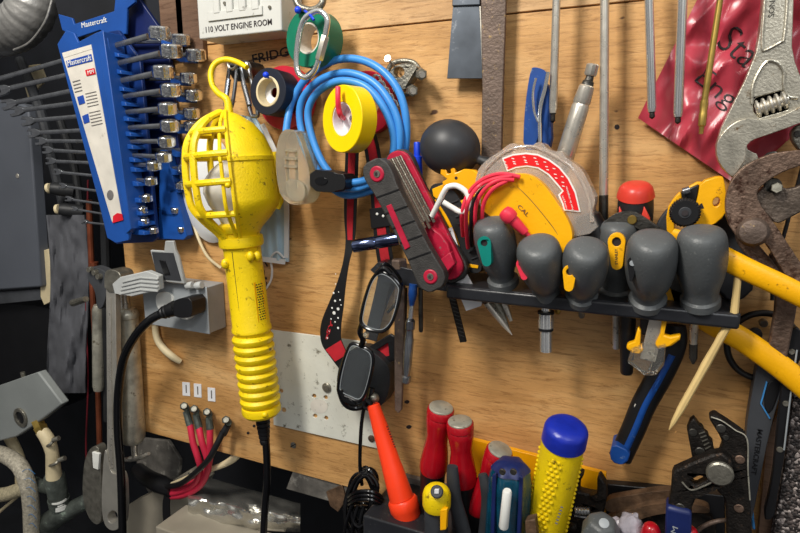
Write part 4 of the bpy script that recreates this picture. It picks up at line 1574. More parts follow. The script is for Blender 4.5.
t.part('bolster', M().prism([(436, 222), (451, 222), (455, 229), (440, 230)], 44, 6), 'steel', .6)

t = Thing('paper_tag', 'white paper tag standing in the shelf and poking out below it', 'paper', (462, 300, 30))
t.part('sheet', M().prism([(442, 231), (452, 227), (466, 272), (482, 302), (481, 306), (466, 311), (458, 292)], 56, 1), 'paper', .2)
t.part('print', M().prism(band([(446, 233), (451, 231)], 1), 56.4, .3), 'ink_grey')

t = Thing('white_hook', 'white coated wire hook in front of the black knife handle', 'hook', (434, 212, 80))
t.part('wire', M().ptube([(432, 216, 72), (438, 204, 76), (445, 190, 80), (449, 186.5, 80), (457, 186, 80), (466, 192, 80), (469, 201, 80), (467, 209, 80), (461, 212, 80), (453, 208, 80), (443, 202, 82)], 2.9, 12), 'white')

t = Thing('cable_spacer', 'small yellow clawed plastic tool lying behind the red leads', 'plastic tool', (460, 180, 50))
o = [(440, 168), (445, 165), (451, 167), (454, 173), (450, 177), (458, 171), (470, 169), (480, 174), (486, 184), (482, 200), (470, 202), (462, 190), (446, 184), (441, 180), (443, 177), (449, 179), (450, 174), (446, 171)]
o = [(445, 163.5), (451, 164), (455, 169), (455, 173), (464, 169), (474, 170), (484, 178), (484, 192), (476, 200), (468, 192), (460, 186), (443, 186), (442, 182), (447, 179), (440, 174), (441, 168), (446, 169), (447, 174), (451, 173), (450, 168)]
t.part('body', M().prism(o, 58, 9), 'amber_flat', 1)
t.part('hole', M().disc(456, 178, 58.4, 1.6, .6), 'ink')

# ================================================================ multimeter-like yellow tool with red leads
t = Thing('voltage_tester', 'round shouldered yellow electrical tester with red leads lying on the shelf', 'tester', (530, 240, 70))
o = ck([(480, 196), (492, 181), (508, 174), (526, 173), (541, 181), (557, 202), (571, 225), (573, 241), (563, 255), (552, 252), (530, 238), (505, 225), (482, 212)], 2)
tb = t.part('body', M().prism(o, 76, 34), 'amber', 10, seg=5)
t.part('body_seam', M().ptube([(514, 184, 75.6), (524, 193, 76), (536, 206, 76), (552, 226, 76), (560, 238, 75.6)], .35, 6), 'grime_brown', of=tb)
t.part('lettering', M().text('CAL', (517, 207, 76.4), (527, 217, 76.4), 4), 'grime_brown', of=tb, smooth=0)
pb = t.part('red_probe', M().plathe((503, 210, 92), (531, 238, 84), [(0, 3), (.02, 6), (.12, 8), (.24, 8.2), (.32, 7.4), (.34, 5.6), (.38, 5.8), (.8, 4.2), (.82, 2.6), (.98, 2.2), (1, .5)], 20), 'red_lead')
LD = [([(468, 248, 56), (466, 225, 80), (468, 203, 96), (478, 187, 84), (494, 179, 84), (512, 176, 81)], 'red_lead'),
      ([(476, 244, 58), (475, 222, 76), (477, 202, 84), (487, 187, 86), (500, 180, 84), (514, 180, 81)], 'red_lead'),
      ([(483, 240, 58), (482, 222, 76), (484, 203, 84), (493, 189, 86), (507, 181, 82)], 'red_lead'),
      ([(463, 236, 56), (462, 214, 80), (468, 194, 80), (482, 180, 80), (500, 174, 80), (520, 177, 80)], 'red_lead'),
      ([(472, 246, 54), (471, 224, 76), (473, 204, 80), (482, 190, 82), (496, 182, 80)], 'black'),
      ]
for i, (pts, mt) in enumerate(LD):
    t.part('test_lead', M().ptube(pts, 2.1, 10), mt, label='black test lead' if mt == 'black' else 'red test lead')

# clear gauge with red label
t = Thing('coolant_tester', 'clear round plastic coolant tester with a red arc label behind the yellow tester', 'coolant tester', (540, 215, 40))
o = [(474, 200), (476, 172), (486, 160), (499, 152), (509, 144), (514, 143), (520, 146), (532, 146), (537, 142), (543, 143), (547, 149), (556, 152), (562, 151), (566, 158), (578, 166), (584, 173), (592, 190), (596, 200), (592, 212), (600, 232), (560, 240), (500, 225)]
t.part('case', M().prism(ck(o, 1), 66, 20), 'clear_case', 3)
t.part('inner_rib', M().ptube([(480, 190, 66), (484, 172, 66), (497, 158, 66), (512, 149, 66), (534, 147, 66), (556, 157, 66), (574, 170, 66), (588, 196, 66), (592, 222, 66)], 1.8, 8), 'clear_case')
outer = [(502, 158), (513, 154), (526, 152.5), (538, 154), (549, 159), (560, 167), (569, 178), (576, 192), (580.5, 212)]
innr = [(564, 210.5), (562, 204), (558, 195), (562, 191), (556, 184), (548, 175), (538, 168.5), (527, 166.5), (516, 168), (507, 171.5)]
t.part('label_border', M().prism(outer+innr, 67.4, 1.2), 'white')


def shrink(pts, k):
    cx = sum(p[0] for p in pts)/len(pts)
    return pts


ou2 = [(503.6, 159.2), (513, 155.6), (526, 154.2), (537.6, 155.6), (548.2, 160.4), (558.8, 168.2), (567.6, 179), (574.4, 192.6), (578.8, 210.6)]
in2 = [(565, 209.2), (563.6, 203.4), (560, 195.2), (563.8, 191), (557.2, 182.8), (549, 173.6), (538.6, 167), (527, 165), (515.6, 166.4), (507.8, 169.6)]
rl = t.part('red_label', M().prism(ou2+in2, 67.9, .8), 'red_plate')
m = M()
for ang in range(0, 7):
    f = ang/9
    i0 = int(f*8)
    p = V(ou2[i0]).lerp(V(ou2[min(i0+1, 8)]), f*8-i0)
    q = V(in2[::-1][int(f*9)])
    for g in (.25, .55, .75):
        c = p.lerp(q, g)
        m.prism(band([(c.x-1.3, c.y-.3), (c.x+1.3, c.y+.3)], .8), 68.2, .3)
m.text('Freezing point', (568.3, 209, 68.2), (563.6, 195, 68.2), 2.4)
m.text('Point de congelation', (574.4, 209.5, 68.2), (567.6, 186, 68.2), 2.4)
t.part('label_print', m, 'white', of=rl)
t.part('black_base', M().plathe((587, 214, 50), (602, 246, 50), [(0, 9), (.1, 12), (1, 13)], 20), 'black')
t.part('black_block', M().prism([(562, 222), (588, 214), (604, 236), (600, 262), (566, 262)], 44, 20), 'black', 2)
# ================================================================ shelf
t = Thing('tool_shelf', 'black steel tool holder shelf full of screwdrivers screwed to the board', 'shelf', (590, 310, 0))


def wbox(m, x0, y0, x1, y1, hA, hB, dz):
    """shelf slab: front top edge from pixel (x0,y0) to (x1,y1) at height hA, back at hB, dz px deep"""
    A, B = P(x0, y0, hA), P(x1, y1, hA)
    dd = V((0, 0, -dz*S(A)))
    bk_ = V((0, (hA-hB)*.001, 0))
    vs = [A, B, B+dd, A+dd, A+bk_, B+bk_, B+bk_+dd, A+bk_+dd]
    return m.add(vs, [(0, 1, 2, 3), (5, 4, 7, 6), (4, 5, 1, 0), (3, 2, 6, 7), (4, 0, 3, 7), (1, 5, 6, 2)])


t.part('shelf_plate', wbox(M(), 445, 285, 741, 314, 71, .5, 3.5), 'black_shelf', .8)
t.part('front_rail', wbox(M(), 446, 286, 741, 315, 73, 67, 13), 'black_shelf', 2.4, seg=3)
t.part('end_plate', M().prism([(370, 270), (378, 262), (446, 277), (450, 292), (420, 288), (384, 282)], 52, 20), 'black_shelf', 1.5, label='left end plate of the shelf')
m = M()
for x in (470, 482, 530, 562, 596, 650, 682, 726):
    c = P(x, 270+(x-450)*.1, 55)
m2 = M()
for i, (x, y) in enumerate(((462, 281), (476, 279), (724, 312))):
    m2.prism(band([(x, y), (x+9, y+1)], 2.6), 62, .4, d=V((0, 0, -.0004)))
t.part('side_bracket', M().prism([(398, 262), (384, 290), (372, 326), (378, 328), (390, 296), (404, 270)], 6, 3), 'black_shelf', .6)


def handle(top, bot, prof, label, material='handle_grey', lob=None, base='black', extra=None, name='screwdriver', group=None, sq=1.0):
    t = Thing(name, label, 'screwdriver', bot, group)
    h_ = t.part('handle', M().plathe(top, bot, prof, 32, lobes=lob, sq=sq), material)
    return t, h_


def dome(w, wn, wb, hexbase=True):
    """top dome, belly w, neck wn, base wb (px)"""
    return [(0, .1), (.004, w*.45), (.012, w*.62), (.035, w*.78), (.07, w*.88), (.12, w*.945), (.2, w*.985), (.3, w), (.42, w*.985), (.52, w*.94), (.62, w*.87), (.70, w*.79),
            (.76, (w*.76+wn)/2), (.82, wn), (.87, wn), (.90, wb), (.985, wb), (1, wb*.93)]


def tri(g, tt):
    return 1+.035*math.cos(3*g)


def inset(t, h_, cx, cy, ang, L_, w, h, col, hole='ink', txt_=None):
    """stadium shaped coloured inlay with a hanging hole"""
    dx, dy = math.sin(R(ang)), math.cos(R(ang))
    o = capsule((cx, cy), (cx+dx*L_, cy+dy*L_), w, w*.68)
    q_ = t.part('inlay', M().prism(o, h, 7, holes=[circ(cx, cy, w*.52, 14)]), col, .8, of=h_)
    t.part('hanging_hole', M().disc(cx, cy, h-2, w*.62, 3), hole, of=h_)
    if txt_:
        a = (cx+dx*L_*1.02+.9*dy, cy+dy*L_*1.02, h+.1)
        b = (cx+dx*L_*.30+.9*dy, cy+dy*L_*.30, h+.1)
        t.part('lettering', M().text(txt_, a, b, 2.6, bold=.01), 'grime_brown', of=h_, smooth=0)


HB = 50
# 7 red/black at back
t, h_ = handle((636, 185, 42), (634, 262, 26), dome(17, 14, 15), 'red topped black screwdriver standing behind the grey ones', 'rubber', tri)
t.part('red_cap', M().plathe((636, 183, 43), (635.6, 197, 39), [(0, .1), (.01, 7), (.05, 10.5), (.15, 13), (.35, 15.6), (.7, 17.2), (1, 18)], 32, lobes=tri), 'red_cap', of=h_)
m = M().prism([(619, 206), (623, 214), (625, 226), (618, 226)], 53, 6)
m.prism([(644, 206), (650, 218), (650, 228), (640, 222)], 53, 6)
t.part('red_flash', m, 'red_cap', 1, of=h_)

t, h_ = handle((618, 221, 56), (616, 296, 38), dome(19.5, 13.5, 16), 'grey screwdriver with a long yellow inlay standing behind its neighbours', 'handle_grey', tri)
inset(t, h_, 616.5, 242, 1, 22, 9, 79, 'amber', txt_='STANLEY')
t, h_ = handle((491, 220, 84), (504, 285, 58), dome(20.5, 12.5, 15.5), 'grey screwdriver with a teal inlay, leftmost in the shelf', 'handle_grey', tri)
inset(t, h_, 484, 243, 8, 19, 6.8, 98, 'teal')
t, h_ = handle((537, 243, 102), (547, 295, 62), dome(22.5, 12.5, 13.5), 'grey screwdriver with a red inlay, second from the left in the shelf', 'handle_grey', tri)
inset(t, h_, 521, 264, 14, 13, 5, 100, 'red_lead')
t.part('chrome_collar', M().plathe((546, 300, 52), (546, 313, 52), [(0, 5), (1, 5)]), 'chrome')
sf = t.part('bit_holder', M().plathe((546, 312, 52), (546, 352, 52), [(0, 6.4), (.03, 7.6), (.38, 7.8), (.40, 6.8), (.42, 6), (.98, 6), (1, 5), (1, 2.5), (.9, 2)], 24), 'chrome')
t.part('black_ring', M().plathe((546, 311, 52), (546, 313.4, 52), [(0, 8.2), (1, 8.2)]), 'black', of=sf)
t.part('black_ring', M().plathe((546, 328.5, 52), (546, 330.3, 52), [(0, 7.2), (1, 7.2)]), 'black', of=sf)
t, h_ = handle((587, 246, 102), (581, 299, 62), dome(22.5, 13.5, 16), 'grey screwdriver with a yellow inlay at its left, third from the left in the shelf', 'handle_grey', tri)
inset(t, h_, 569.5, 272, -3, 15, 7, 105, 'amber')
t, h_ = handle((653, 237, 98), (647, 304, 62), dome(24.5, 14.5, 18), 'dark grey screwdriver with a black hanging slot, right of the yellow lettered one', 'handle_grey', tri)
m = M().prism(capsule((632.5, 262), (631, 280), 5.2, 1.6), 101, 6)
t.part('slot_rim', m, 'black', .8, of=h_)
t.part('slot_hole', M().disc(632.5, 263.5, 102, 3, 2), 'outlet_grey', of=h_)
t, h_ = handle((702, 229, 84), (700, 306, 62), dome(24, 16.5, 18.5), 'large plain grey screwdriver, rightmost in the shelf', 'handle_grey', tri)
t.part('slot_rim', M().prism(capsule((684, 243), (683.5, 257), 4.5, 2), 88, 7), 'black', .8, of=h_)
t.part('shaft', M().plathe((694, 318, 50), (693, 360, 50), [(0, 4.2), (.5, 4), (.52, 3.4), (.9, 3.6), (1, 1)], 12), 'steel')
t.part('black_tip', M().plathe((693.5, 344, 50), (693, 364, 50), [(0, 3.9), (.7, 3.9), (1, 1)], 8), 'dark_steel')

# shafts below the shelf
t = Thing('file', 'dark toothed file tip poking down under the left of the shelf', 'file', (455, 296, 52))
t.part('blade', M().obox((451, 292, 52), (463.5, 342, 52), 7, 3), 'black_steel', .6)
m = M()
for k in range(10):
    y = 300+k*4
    x = 451+(y-292)*.25
    m.prism(band([(x-3, y-1), (x+3, y+1)], .8), 54.2, .5)
t.part('teeth', m, 'dark_steel')
t = Thing('divider_tool', 'pointed steel scriber legs poking down under the shelf', 'scriber', (485, 300, 50))
t.part('leg', M().plathe((484, 298, 50), (512, 335, 50), [(0, 4.6), (.4, 4), (.8, 2.4), (1, .4)], 12), 'steel')
t.part('leg', M().plathe((494, 298, 46), (509, 328, 46), [(0, 4), (.5, 3.4), (1, .6)], 12), 'zinc')
t.part('joint', M().psph(485, 300, 53, 4.4), 'black')
t = Thing('drill_bit', 'short steel bit tip under the shelf right of the scriber legs', 'bit', (505, 300, 46))
t.part('shank', M().plathe((502, 298, 44), (511, 321, 44), [(0, 3.4), (.4, 3.2), (1, 2)], 8), 'steel')
for i, (x, y0, y1, r_, lb) in enumerate(((556, 302, 314, 3.4, 'tiny brass bit tip under the shelf right of the chrome bit holder'),
                                         (580, 306, 318, 3, 'tiny grey bit tip under the middle of the shelf'))):
    t = Thing('bit_tip', lb, 'bit', (x, y0, 40), 'bit tips under the shelf')
    t.part('tip', M().plathe((x, y0, 40), (x+2, y1, 40), [(0, r_), (.8, r_), (1, r_*.7)], 8), 'brass' if i == 0 else 'zinc')
solo('screwdriver_shaft', 'bright steel hex shaft tip under the shelf left of the black tube', 'screwdriver shaft',
     M().plathe((616, 308, 42), (616, 349, 42), [(0, 3.4), (.97, 3.4), (1, 2.6)], 8), 'steel')
t = Thing('black_tube', 'black tapered plastic tube hanging under the shelf', 'tube', (628, 315, 44))
t.part('tube', M().plathe((628, 312, 46), (626.5, 374, 46), [(0, 8), (.3, 7.5), (.97, 6), (1, 5), (.98, 3)], 20), 'black')

# chisel with clear cap
t = Thing('wood_chisel', 'wood chisel with yellow guard wings and a clear blade cap under the shelf', 'chisel', (650, 320, 60))
t.part('blade', M().prism([(650, 316), (668, 318), (655, 362), (640, 358)], 62, 3), 'steel', .5)
m = M().prism([(638, 327), (641, 331), (640, 346), (644, 350), (640, 354), (632, 353), (626, 349), (627, 344), (634, 342)], 66, 8)
m.prism([(662, 318), (667, 321), (664, 335), (670, 337), (681, 335), (680, 340), (672, 346), (657, 350), (655, 344), (660, 334)], 66, 8)
t.part('guard_wing', m, 'amber', 1.5)
cp = t.part('clear_cap', M().prism([(631, 350), (642, 346), (658, 348), (666, 345), (664, 366), (656, 376), (644, 376), (627, 363)], 72, 14), 'clear', 2)
t.part('cap_ridge', M().prism(band([(655, 348), (649, 374)], 1.6), 73, 3), 'clear', .4, of=cp)
t.part('dark_tang', M().prism([(640, 310), (650, 312), (647, 336), (640, 334)], 58, 8), 'black', 1)

t = Thing('snips', 'tin snips with curved dark blue and black grip hanging under the shelf', 'snips', (620, 464, 20))
g_ = band(cr3([(668, 330), (672, 350), (660, 375), (644, 402), (633, 430), (621, 456)], 6), [22]*3*6+[26]*6*1+[24]*6+[21])
pts = cr3([(676, 325), (674, 345), (660, 375), (644, 404), (633, 430), (620, 458)], 6)
ww_ = [18+8*math.sin(min(1, i/12)*math.pi/2)-(4*(i/30)) for i in range(len(pts))]
gp = t.part('grip', M().ptube([(p[0], p[1], 26) for p in pts], [w_/2 for w_ in ww_], 20, sm=0, sq=.6), 'black')
t.part('blue_inlay', M().ptube([(p[0]+1.5, p[1], 30) for p in pts[8:29]], 4, 12, sm=0), 'blue_grip', of=gp)
t.part('blue_butt', M().prism(ck([(612, 443), (631, 452), (627, 464), (616, 465), (609, 458)], 1), 39, 26), 'blue_grip', 2, of=gp)
t.part('blue_edge', M().prism(band(cr3([(668, 345), (670, 352), (664, 366), (656, 380)], 4), 2.4), 31.5, 3), 'blue_grip', .5, of=gp)
t.part('paint_chip', M().prism(ck([(634, 403), (639, 406), (640, 411), (635, 412)], 1), 31.2, 2), 'off_white', of=gp)

t = Thing('wooden_stick', 'pale broken bamboo stick poked down through the right end of the shelf', 'stick', (670, 429, 60))
t.part('upper_piece', M().plathe((739, 265, 68), (734, 316, 68), [(0, 2), (.04, 3.4), (.5, 3.6), (1, 4)], 10), 'bamboo')
t.part('lower_piece', M().plathe((734, 314, 66), (669, 430, 74), [(0, 4.2), (.25, 3.6), (.42, 4.2), (.5, 3.8), (.8, 3.6), (.93, 2.4), (1, .4)], 8), 'bamboo')

# ================================================================ glasses and things hanging at the left end
t = Thing('eyeglasses', 'black framed eyeglasses hanging folded from the left end of the shelf', 'glasses', (385, 265, 60))
up_l = [(380, 272, 78), (372, 280, 78), (366, 296, 78), (362, 312, 78), (361, 322, 78), (366, 328, 78), (377, 331.5, 78), (385, 330, 78), (392, 322, 78), (397, 308, 78), (400, 294, 78), (400, 286, 78), (391, 276, 78)]
lo_l = [(352, 344, 66), (347, 352, 66), (342, 368, 66), (338.5, 386, 66), (340, 393, 66), (350, 398, 66), (359, 401, 66), (365, 394, 66), (370, 378, 66), (373, 362, 66), (371, 352, 66), (361, 346, 66)]
for i, L_ in enumerate((up_l, lo_l)):
    f_ = t.part('rim', M().ptube(L_, 1.9, 10, True, 5), 'black_gloss')
    q_ = cr3(L_, 5, True)
    hh = L_[0][2]
    t.part('lens', M().prism([(x, y) for x, y, _ in q_], hh+.6, 1.2), 'lens', of=f_, label='clear lens')
    cx = sum(p[0] for p in L_)/len(L_)
    cy = sum(p[1] for p in L_)/len(L_)
    t.part('rim_edge', M().ptube([(cx+(x-cx)*.9, cy+(y-cy)*.93, hh+1.4) for x, y, _ in L_], .4, 6, True, 5), 'outlet_grey', of=f_)
t.part('bridge', M().ptube([(362, 324, 76), (360, 332, 74), (363, 340, 70), (361, 346, 67)], 3, 10), 'black_gloss')
t.part('nose_pad', M().psph(366, 335, 72, 3.2), 'clear_dirty')
t.part('temple', M().ptube([(380, 272, 78), (384, 264, 76), (392, 268, 70), (401, 282, 60), (398, 300, 46), (388, 312, 40)], 1.8, 10), 'black_gloss')
t.part('temple', M().ptube([(340, 392, 66), (345, 404, 62), (356, 408, 54), (368, 402, 48), (372, 388, 44)], 3, 10), 'black_gloss')
t.part('hinge', M().ptube([(377, 273, 79), (384, 268, 79), (391, 274, 78)], 2.8, 8), 'black_gloss')
t.part('hinge', M().ptube([(340, 390, 67), (345, 399, 66), (356, 403, 64)], 3.2, 8), 'black_gloss')
t = Thing('rubber_pouch', 'soft black rubber cap bunched behind the lower lens of the glasses', 'cap', (372, 400, 25))
t.part('pouch', M().prism(ck([(345, 352), (364, 346), (386, 362), (391, 374), (388, 396), (380, 408), (366, 410), (350, 404), (336, 388), (338, 368)], 2), 34, 20), 'rubber', 4)
t.part('metal_end', M().psph(374, 398, 44, 5.5), 'zinc')

t = Thing('steel_bar', 'flat brown steel bar hanging below the left end of the shelf', 'bar', (398, 290, 40))
t.part('bar', M().prism([(394.5, 284), (404, 284), (403.5, 345), (401.5, 410), (398, 413.5), (394.5, 410), (394, 345)], 46, 4), 'bar_brown', .8)
t = Thing('screwdriver', 'small chrome handled screwdriver with blue ferrule hanging upside down', 'screwdriver', (410, 290, 50))
t.part('blue_ferrule', M().plathe((413.5, 284, 52), (411.5, 308, 52), [(0, 4.2), (.4, 4.6), (1, 2)], 14), 'blue_grip')
t.part('shank', M().plathe((412, 304, 52), (410, 322, 52), [(0, 2.4), (1, 3)], 14), 'chrome')
t.part('chrome_handle', M().plathe((410.5, 318, 52), (406, 383, 52), [(0, 2.6), (.04, 5), (.16, 5), (.18, 4), (.3, 4.4), (.32, 5), (.7, 4.6), (.88, 3), (.9, 4.8), (.98, 4.6), (1, 3.4)], 18), 'chrome_dark')
t = Thing('nail_punch', 'thin dark punch hanging down behind the folding hex set', 'punch', (421, 290, 45))
t.part('rod', M().plathe((420.5, 286, 45), (421, 332, 45), [(0, 2.4), (.95, 2.4), (1, 1.6)], 10), 'dark_steel')
solo('hex_key', 'thin black hex key hanging between steel bar and chrome handle', 'hex key', M().plathe((406, 288, 40), (405, 345, 40), [(0, 1.6), (1, 1.6)], 6), 'black_steel')
# ================================================================ top: hanging blades and rods
t = Thing('putty_knife', 'grey bladed putty knife hanging left of the brown steel bar', 'putty knife', (465, 0, 14))
t.part('blade', M().prism([(453, 5), (479, 5), (483, 78.5), (447, 78.5)], 17, 1.6), 'blade_grey', .3)
t.part('bolster', M().prism([(453, -40), (479, -40), (480, 5), (452, 6)], 19, 4), 'blade_grey', .8)
t.part('bright_edge', M().prism(band([(480, 6), (483, 78)], 1.2), 17.4, .6), 'steel')
t = Thing('flat_bar', 'wide brown flat steel bar hanging down to the clear case', 'bar', (492, 160, 14))
t.part('bar', M().prism([(480, -40), (507, -40), (503, 90), (501, 168), (481, 168), (482, 90)], 20, 5), 'bar_brown', 1)

RODS = [(556.5, 553, 113, 4.0, 34, 10, 'steel', 'screwdriver shaft hanging in front of the blue handled tool'),
        (604.5, 603.5, 232, 4.4, 30, 0, 'steel', 'long steel shaft reaching down to the shelf handles'),
        (649, 652, 112, 4.3, 36, 7, 'chrome', 'bright shaft hanging left of the pink bag'),
        (682.5, 678, 117, 4.6, 40, 7, 'chrome', 'bright shaft hanging in front of the left side of the pink bag')]
for i, (x0, x1, y1, r_, h, tip, mt, lb) in enumerate(RODS):
    t = Thing('screwdriver_shaft', lb, 'screwdriver shaft', (x1, y1, h), 'shafts hanging from above')
    t.part('shaft', M().plathe((x0-(x1-x0)*.4, -45, h), (x1, y1, h), [(0, r_), (.97, r_), (1, r_*.8)], 20), mt)
    if tip:
        x2 = x1+(x1-x0)*tip/110
        t.part('tip', M().plathe((x1, y1-2, h), (x2, y1+tip, h), [(0, r_*.75), (.25, r_*.75), (.3, r_*.55), (.6, r_*.6), (.8, r_*.62), (1, .5)], 12), 'black_steel', label='black tip')
    else:
        t.part('dark_end', M().plathe((x1, 195, h), (x1, y1, h), [(0, r_*1.05), (1, r_*1.05)], 20), 'dark_steel')
t = Thing('thin_rod', 'thin brassy rod hanging slanted over the pink bag', 'rod', (703, 110, 46))
t.part('rod', M().plathe((727, -45, 46), (704, 104, 46), [(0, 3), (1, 3.2)], 14), 'brass')
t.part('tip', M().plathe((704.5, 100, 46), (701, 134, 46), [(0, 3.6), (.15, 4), (.35, 3.4), (.4, 3.9), (.75, 3.6), (.78, 2.4), (1, 2)], 12), 'brass')

t = Thing('wire_stripper', 'blue handled stripper standing behind the clear case', 'wire stripper', (537, 145, 30))
t.part('handle', M().prism(ck([(531, 68), (535, 67), (543, 69), (547, 73), (541, 100), (537, 150), (523, 150), (524, 118), (527, 90)], 1), 34, 12), 'blue_grip', 3)
t.part('handle', M().prism(ck([(541, 84), (549, 82), (550, 108), (552, 148), (541, 148), (540, 115)], 1), 28, 12), 'blue_grip', 3)
t.part('spring_arm', M().ptube([(548, 72, 40), (545, 88, 40), (540, 110, 40), (540, 142, 40)], 1.9, 10), 'chrome')
t.part('inner_arm', M().ptube([(536, 78, 41), (533, 92, 41), (534, 110, 41), (538, 122, 41)], 1.2, 10), 'chrome')
t = Thing('inspection_pen', 'chrome penlight with knurled cap leaning behind the clear case', 'penlight', (568, 150, 30))
t.part('knurled_cap', M().plathe((593, 64, 34), (590, 76, 34), [(0, 5), (.1, 6), (.85, 6), (1, 5)], 24, lobes=lambda g, tt: 1+.05*math.cos(g*14)), 'steel')
t.part('neck', M().plathe((590.5, 75, 34), (587, 86, 34), [(0, 3.6), (.5, 4.4), (.6, 5.6), (1, 6.2)], 20), 'dark_steel')
t.part('barrel', M().plathe((587.5, 84, 34), (560, 172, 34), [(0, 5), (.03, 7.5), (.2, 8.6), (.22, 7.8), (.25, 8.6), (.95, 9), (1, 7)], 24, lobes=lambda g, tt: 1+.012*math.cos(g*20)), 'steel')

# ================================================================ pink bag with writing
BG = [(706, -20), (638, 117), (736, 184), (768, 158), (806, 128), (820, 60), (820, -20)]
t = Thing('plastic_bag', 'crinkled pink red plastic bag with black handwriting behind the adjustable wrench', 'bag', (735, 182, 2))


def bagf(u, v):
    # four-sided patch
    a, b = V((708, -22)), V((638, 118))
    c, d = V((834, -22)), V((738, 186))
    if v < 0:
        v = 0
    l = a.lerp(b, v)
    r2 = V((834, -22)).lerp(V((812, 118)), v)
    bot = V((638, 118)).lerp(V((738, 186)), u) if False else None
    top = a.lerp(c, u)
    # bottom edge polyline 638,118 -> 738,186 -> 812,118
    if u < .62:
        bt = V((638, 118)).lerp(V((738, 186)), u/.62)
    else:
        bt = V((738, 186)).lerp(V((812, 118)), (u-.62)/.38)
    p = (1-v)*top+v*bt+(1-u)*l+u*r2-((1-u)*(1-v)*a+u*(1-v)*c+(1-u)*v*V((638, 118))+u*v*V((812, 118)))
    w1 = noise.noise(V((p.x*.018+p.y*.03, p.y*.012-p.x*.02, 2.2)))
    w2 = noise.noise(V((p.x*.06+p.y*.035, -p.x*.02+p.y*.04, 7)))
    ridge = abs(noise.noise(V((p.x*.045+p.y*.02, p.y*.016, 9.3))))
    h = 7+6*w1+2.2*w2-9*ridge
    return P(p.x, p.y, max(1.6, h+3))


t.part('film', M().sheet(bagf, 90, 80, .0005), 'bag_pink')
tx = M()
tx.text('Sta.', (716, 43, 17), (750, 71, 17), 25, bold=-.01)
tx.text('Eng.', (690, 84, 17), (729, 116, 17), 22, bold=-.01)
# drape the ink on to the film
from mathutils.bvhtree import BVHTree
film = M().sheet(bagf, 90, 80, .0005)
bv = BVHTree.FromPolygons(film.v, film.f)
tx2 = M()
tx2.f = [f for f in tx.f]
tx2.v = []
half = None
for p in tx.v:
    hit, n_, i_, d_ = bv.ray_cast(V((p.x, -.2, p.z)), V((0, 1, 0)))
    y = (hit.y-.0006) if hit else p.y
    tx2.v.append(V((p.x, y+(p.y+.017)*.5, p.z)))
t.part('handwriting', tx2, 'ink', smooth=0)

# ================================================================ adjustable wrench
t = Thing('adjustable_wrench', 'large worn chrome adjustable wrench hanging at the upper right', 'adjustable wrench', (733, 176, 30))
o = [(765, -60), (763, 0), (760, 30), (756, 52), (745, 80), (734, 102), (721, 128), (716, 145), (717, 156), (722, 168), (733, 178), (739, 170), (749, 164), (760, 162),
     (757, 154), (748, 150), (746, 144), (754, 139), (774, 132), (790, 126), (816, 114), (818, 90), (802, 80), (795, 62), (792, 46), (793, 20), (796, -60)]
b1 = t.part('frame', M().prism(o, 46, 15, holes=[[(753, 101), (757, 97), (783, 90), (788, 97), (788, 110), (760, 118), (754, 112)]]), 'satin', 2.2, seg=3)
# raised borders of the handle recess
t.part('handle_rim', M().ptube([(766, -30, 47), (764.5, 8, 47), (762.5, 36, 47), (763, 49, 47), (766, 50, 47), (781, 42, 47), (784, 38, 47), (787, 8, 47), (788, -30, 47)], 1.3, 8), 'satin', of=b1)
t.part('lettering', M().text('SONA', (774, 17, 46.3), (776, -6, 46.3), 5), 'dark_steel', of=b1, smooth=0)
t.part('throat_rim', M().ptube([(752, 104, 47), (753, 86, 47), (760, 70, 47), (768, 61, 47), (778, 63, 47), (784, 72, 47), (784, 84, 47), (788, 96, 47), (798, 98, 47)], 1.5, 8), 'satin', of=b1)
j = [(716, 146), (719, 138), (727, 128), (737, 121), (748, 118), (760, 120), (775, 118), (790, 112), (818, 98), (818, 116), (790, 127), (770, 134), (752, 140), (746, 146), (746, 158), (740, 168), (733, 178), (724, 170), (717, 158)]
t.part('lower_jaw', M().prism(ck(j, 1), 54, 16), 'satin', 4, seg=3)
A, B = P(755, 110, 44), P(788, 99, 44)
r_ = 9*S(A)
wp = []
for i in range(5):
    a = i/5
    wp += [(a+.01, r_*.62), (a+.06, r_*1.0), (a+.12, r_*1.0), (a+.17, r_*.62)]
t.part('worm_screw', M().lathe(A, B, [(0, r_*.6)]+wp+[(1, r_*.6)], 24), 'steel')
t.part('worm_bed', M().prism([(751, 96), (790, 86), (792, 114), (756, 122)], 32, 2), 'black_steel')

# ================================================================ rusty slip joint pliers
t = Thing('slip_joint_pliers', 'large rusty brown slip joint pliers hanging below the adjustable wrench', 'pliers', (760, 240, 40))
o = [(727, 190), (732, 179), (742, 168), (757, 159), (777, 152), (812, 149), (812, 163), (796, 167), (778, 174), (764, 184), (757, 191), (758, 202), (775, 224), (800, 262), (818, 290), (818, 330), (802, 302),
     (784, 274), (768, 246), (760, 240), (752, 246), (743, 244), (735, 235), (727, 222), (725, 205)]
t.part('upper_jaw', M().prism(ck(o, 1), 66, 10), 'rust', 2)
o = [(752, 200), (760, 190), (770, 182), (780, 186), (790, 190), (812, 180), (812, 206), (790, 218), (776, 225), (764, 212)]
lj = t.part('lower_jaw', M().prism(ck(o, 1), 58, 10), 'grey_rust', 2)
t.part('jaw_bolt', M().lathe(P(777, 188, 66), P(777, 188, 50), [(0, .0035), (.1, .0042), (1, .0042)], 6, up_=(0, 0, 1)), 'galv', of=lj)
t.part('bolt_washer', M().disc(773, 186, 58, 8, 3), 'dark_steel', of=lj)
o = [(735, 228), (750, 236), (760, 246), (775, 264), (782, 276), (776, 286), (760, 272), (746, 256), (736, 242)]
t.part('second_arm', M().prism(ck(o, 1), 56, 8), 'rust', 2)
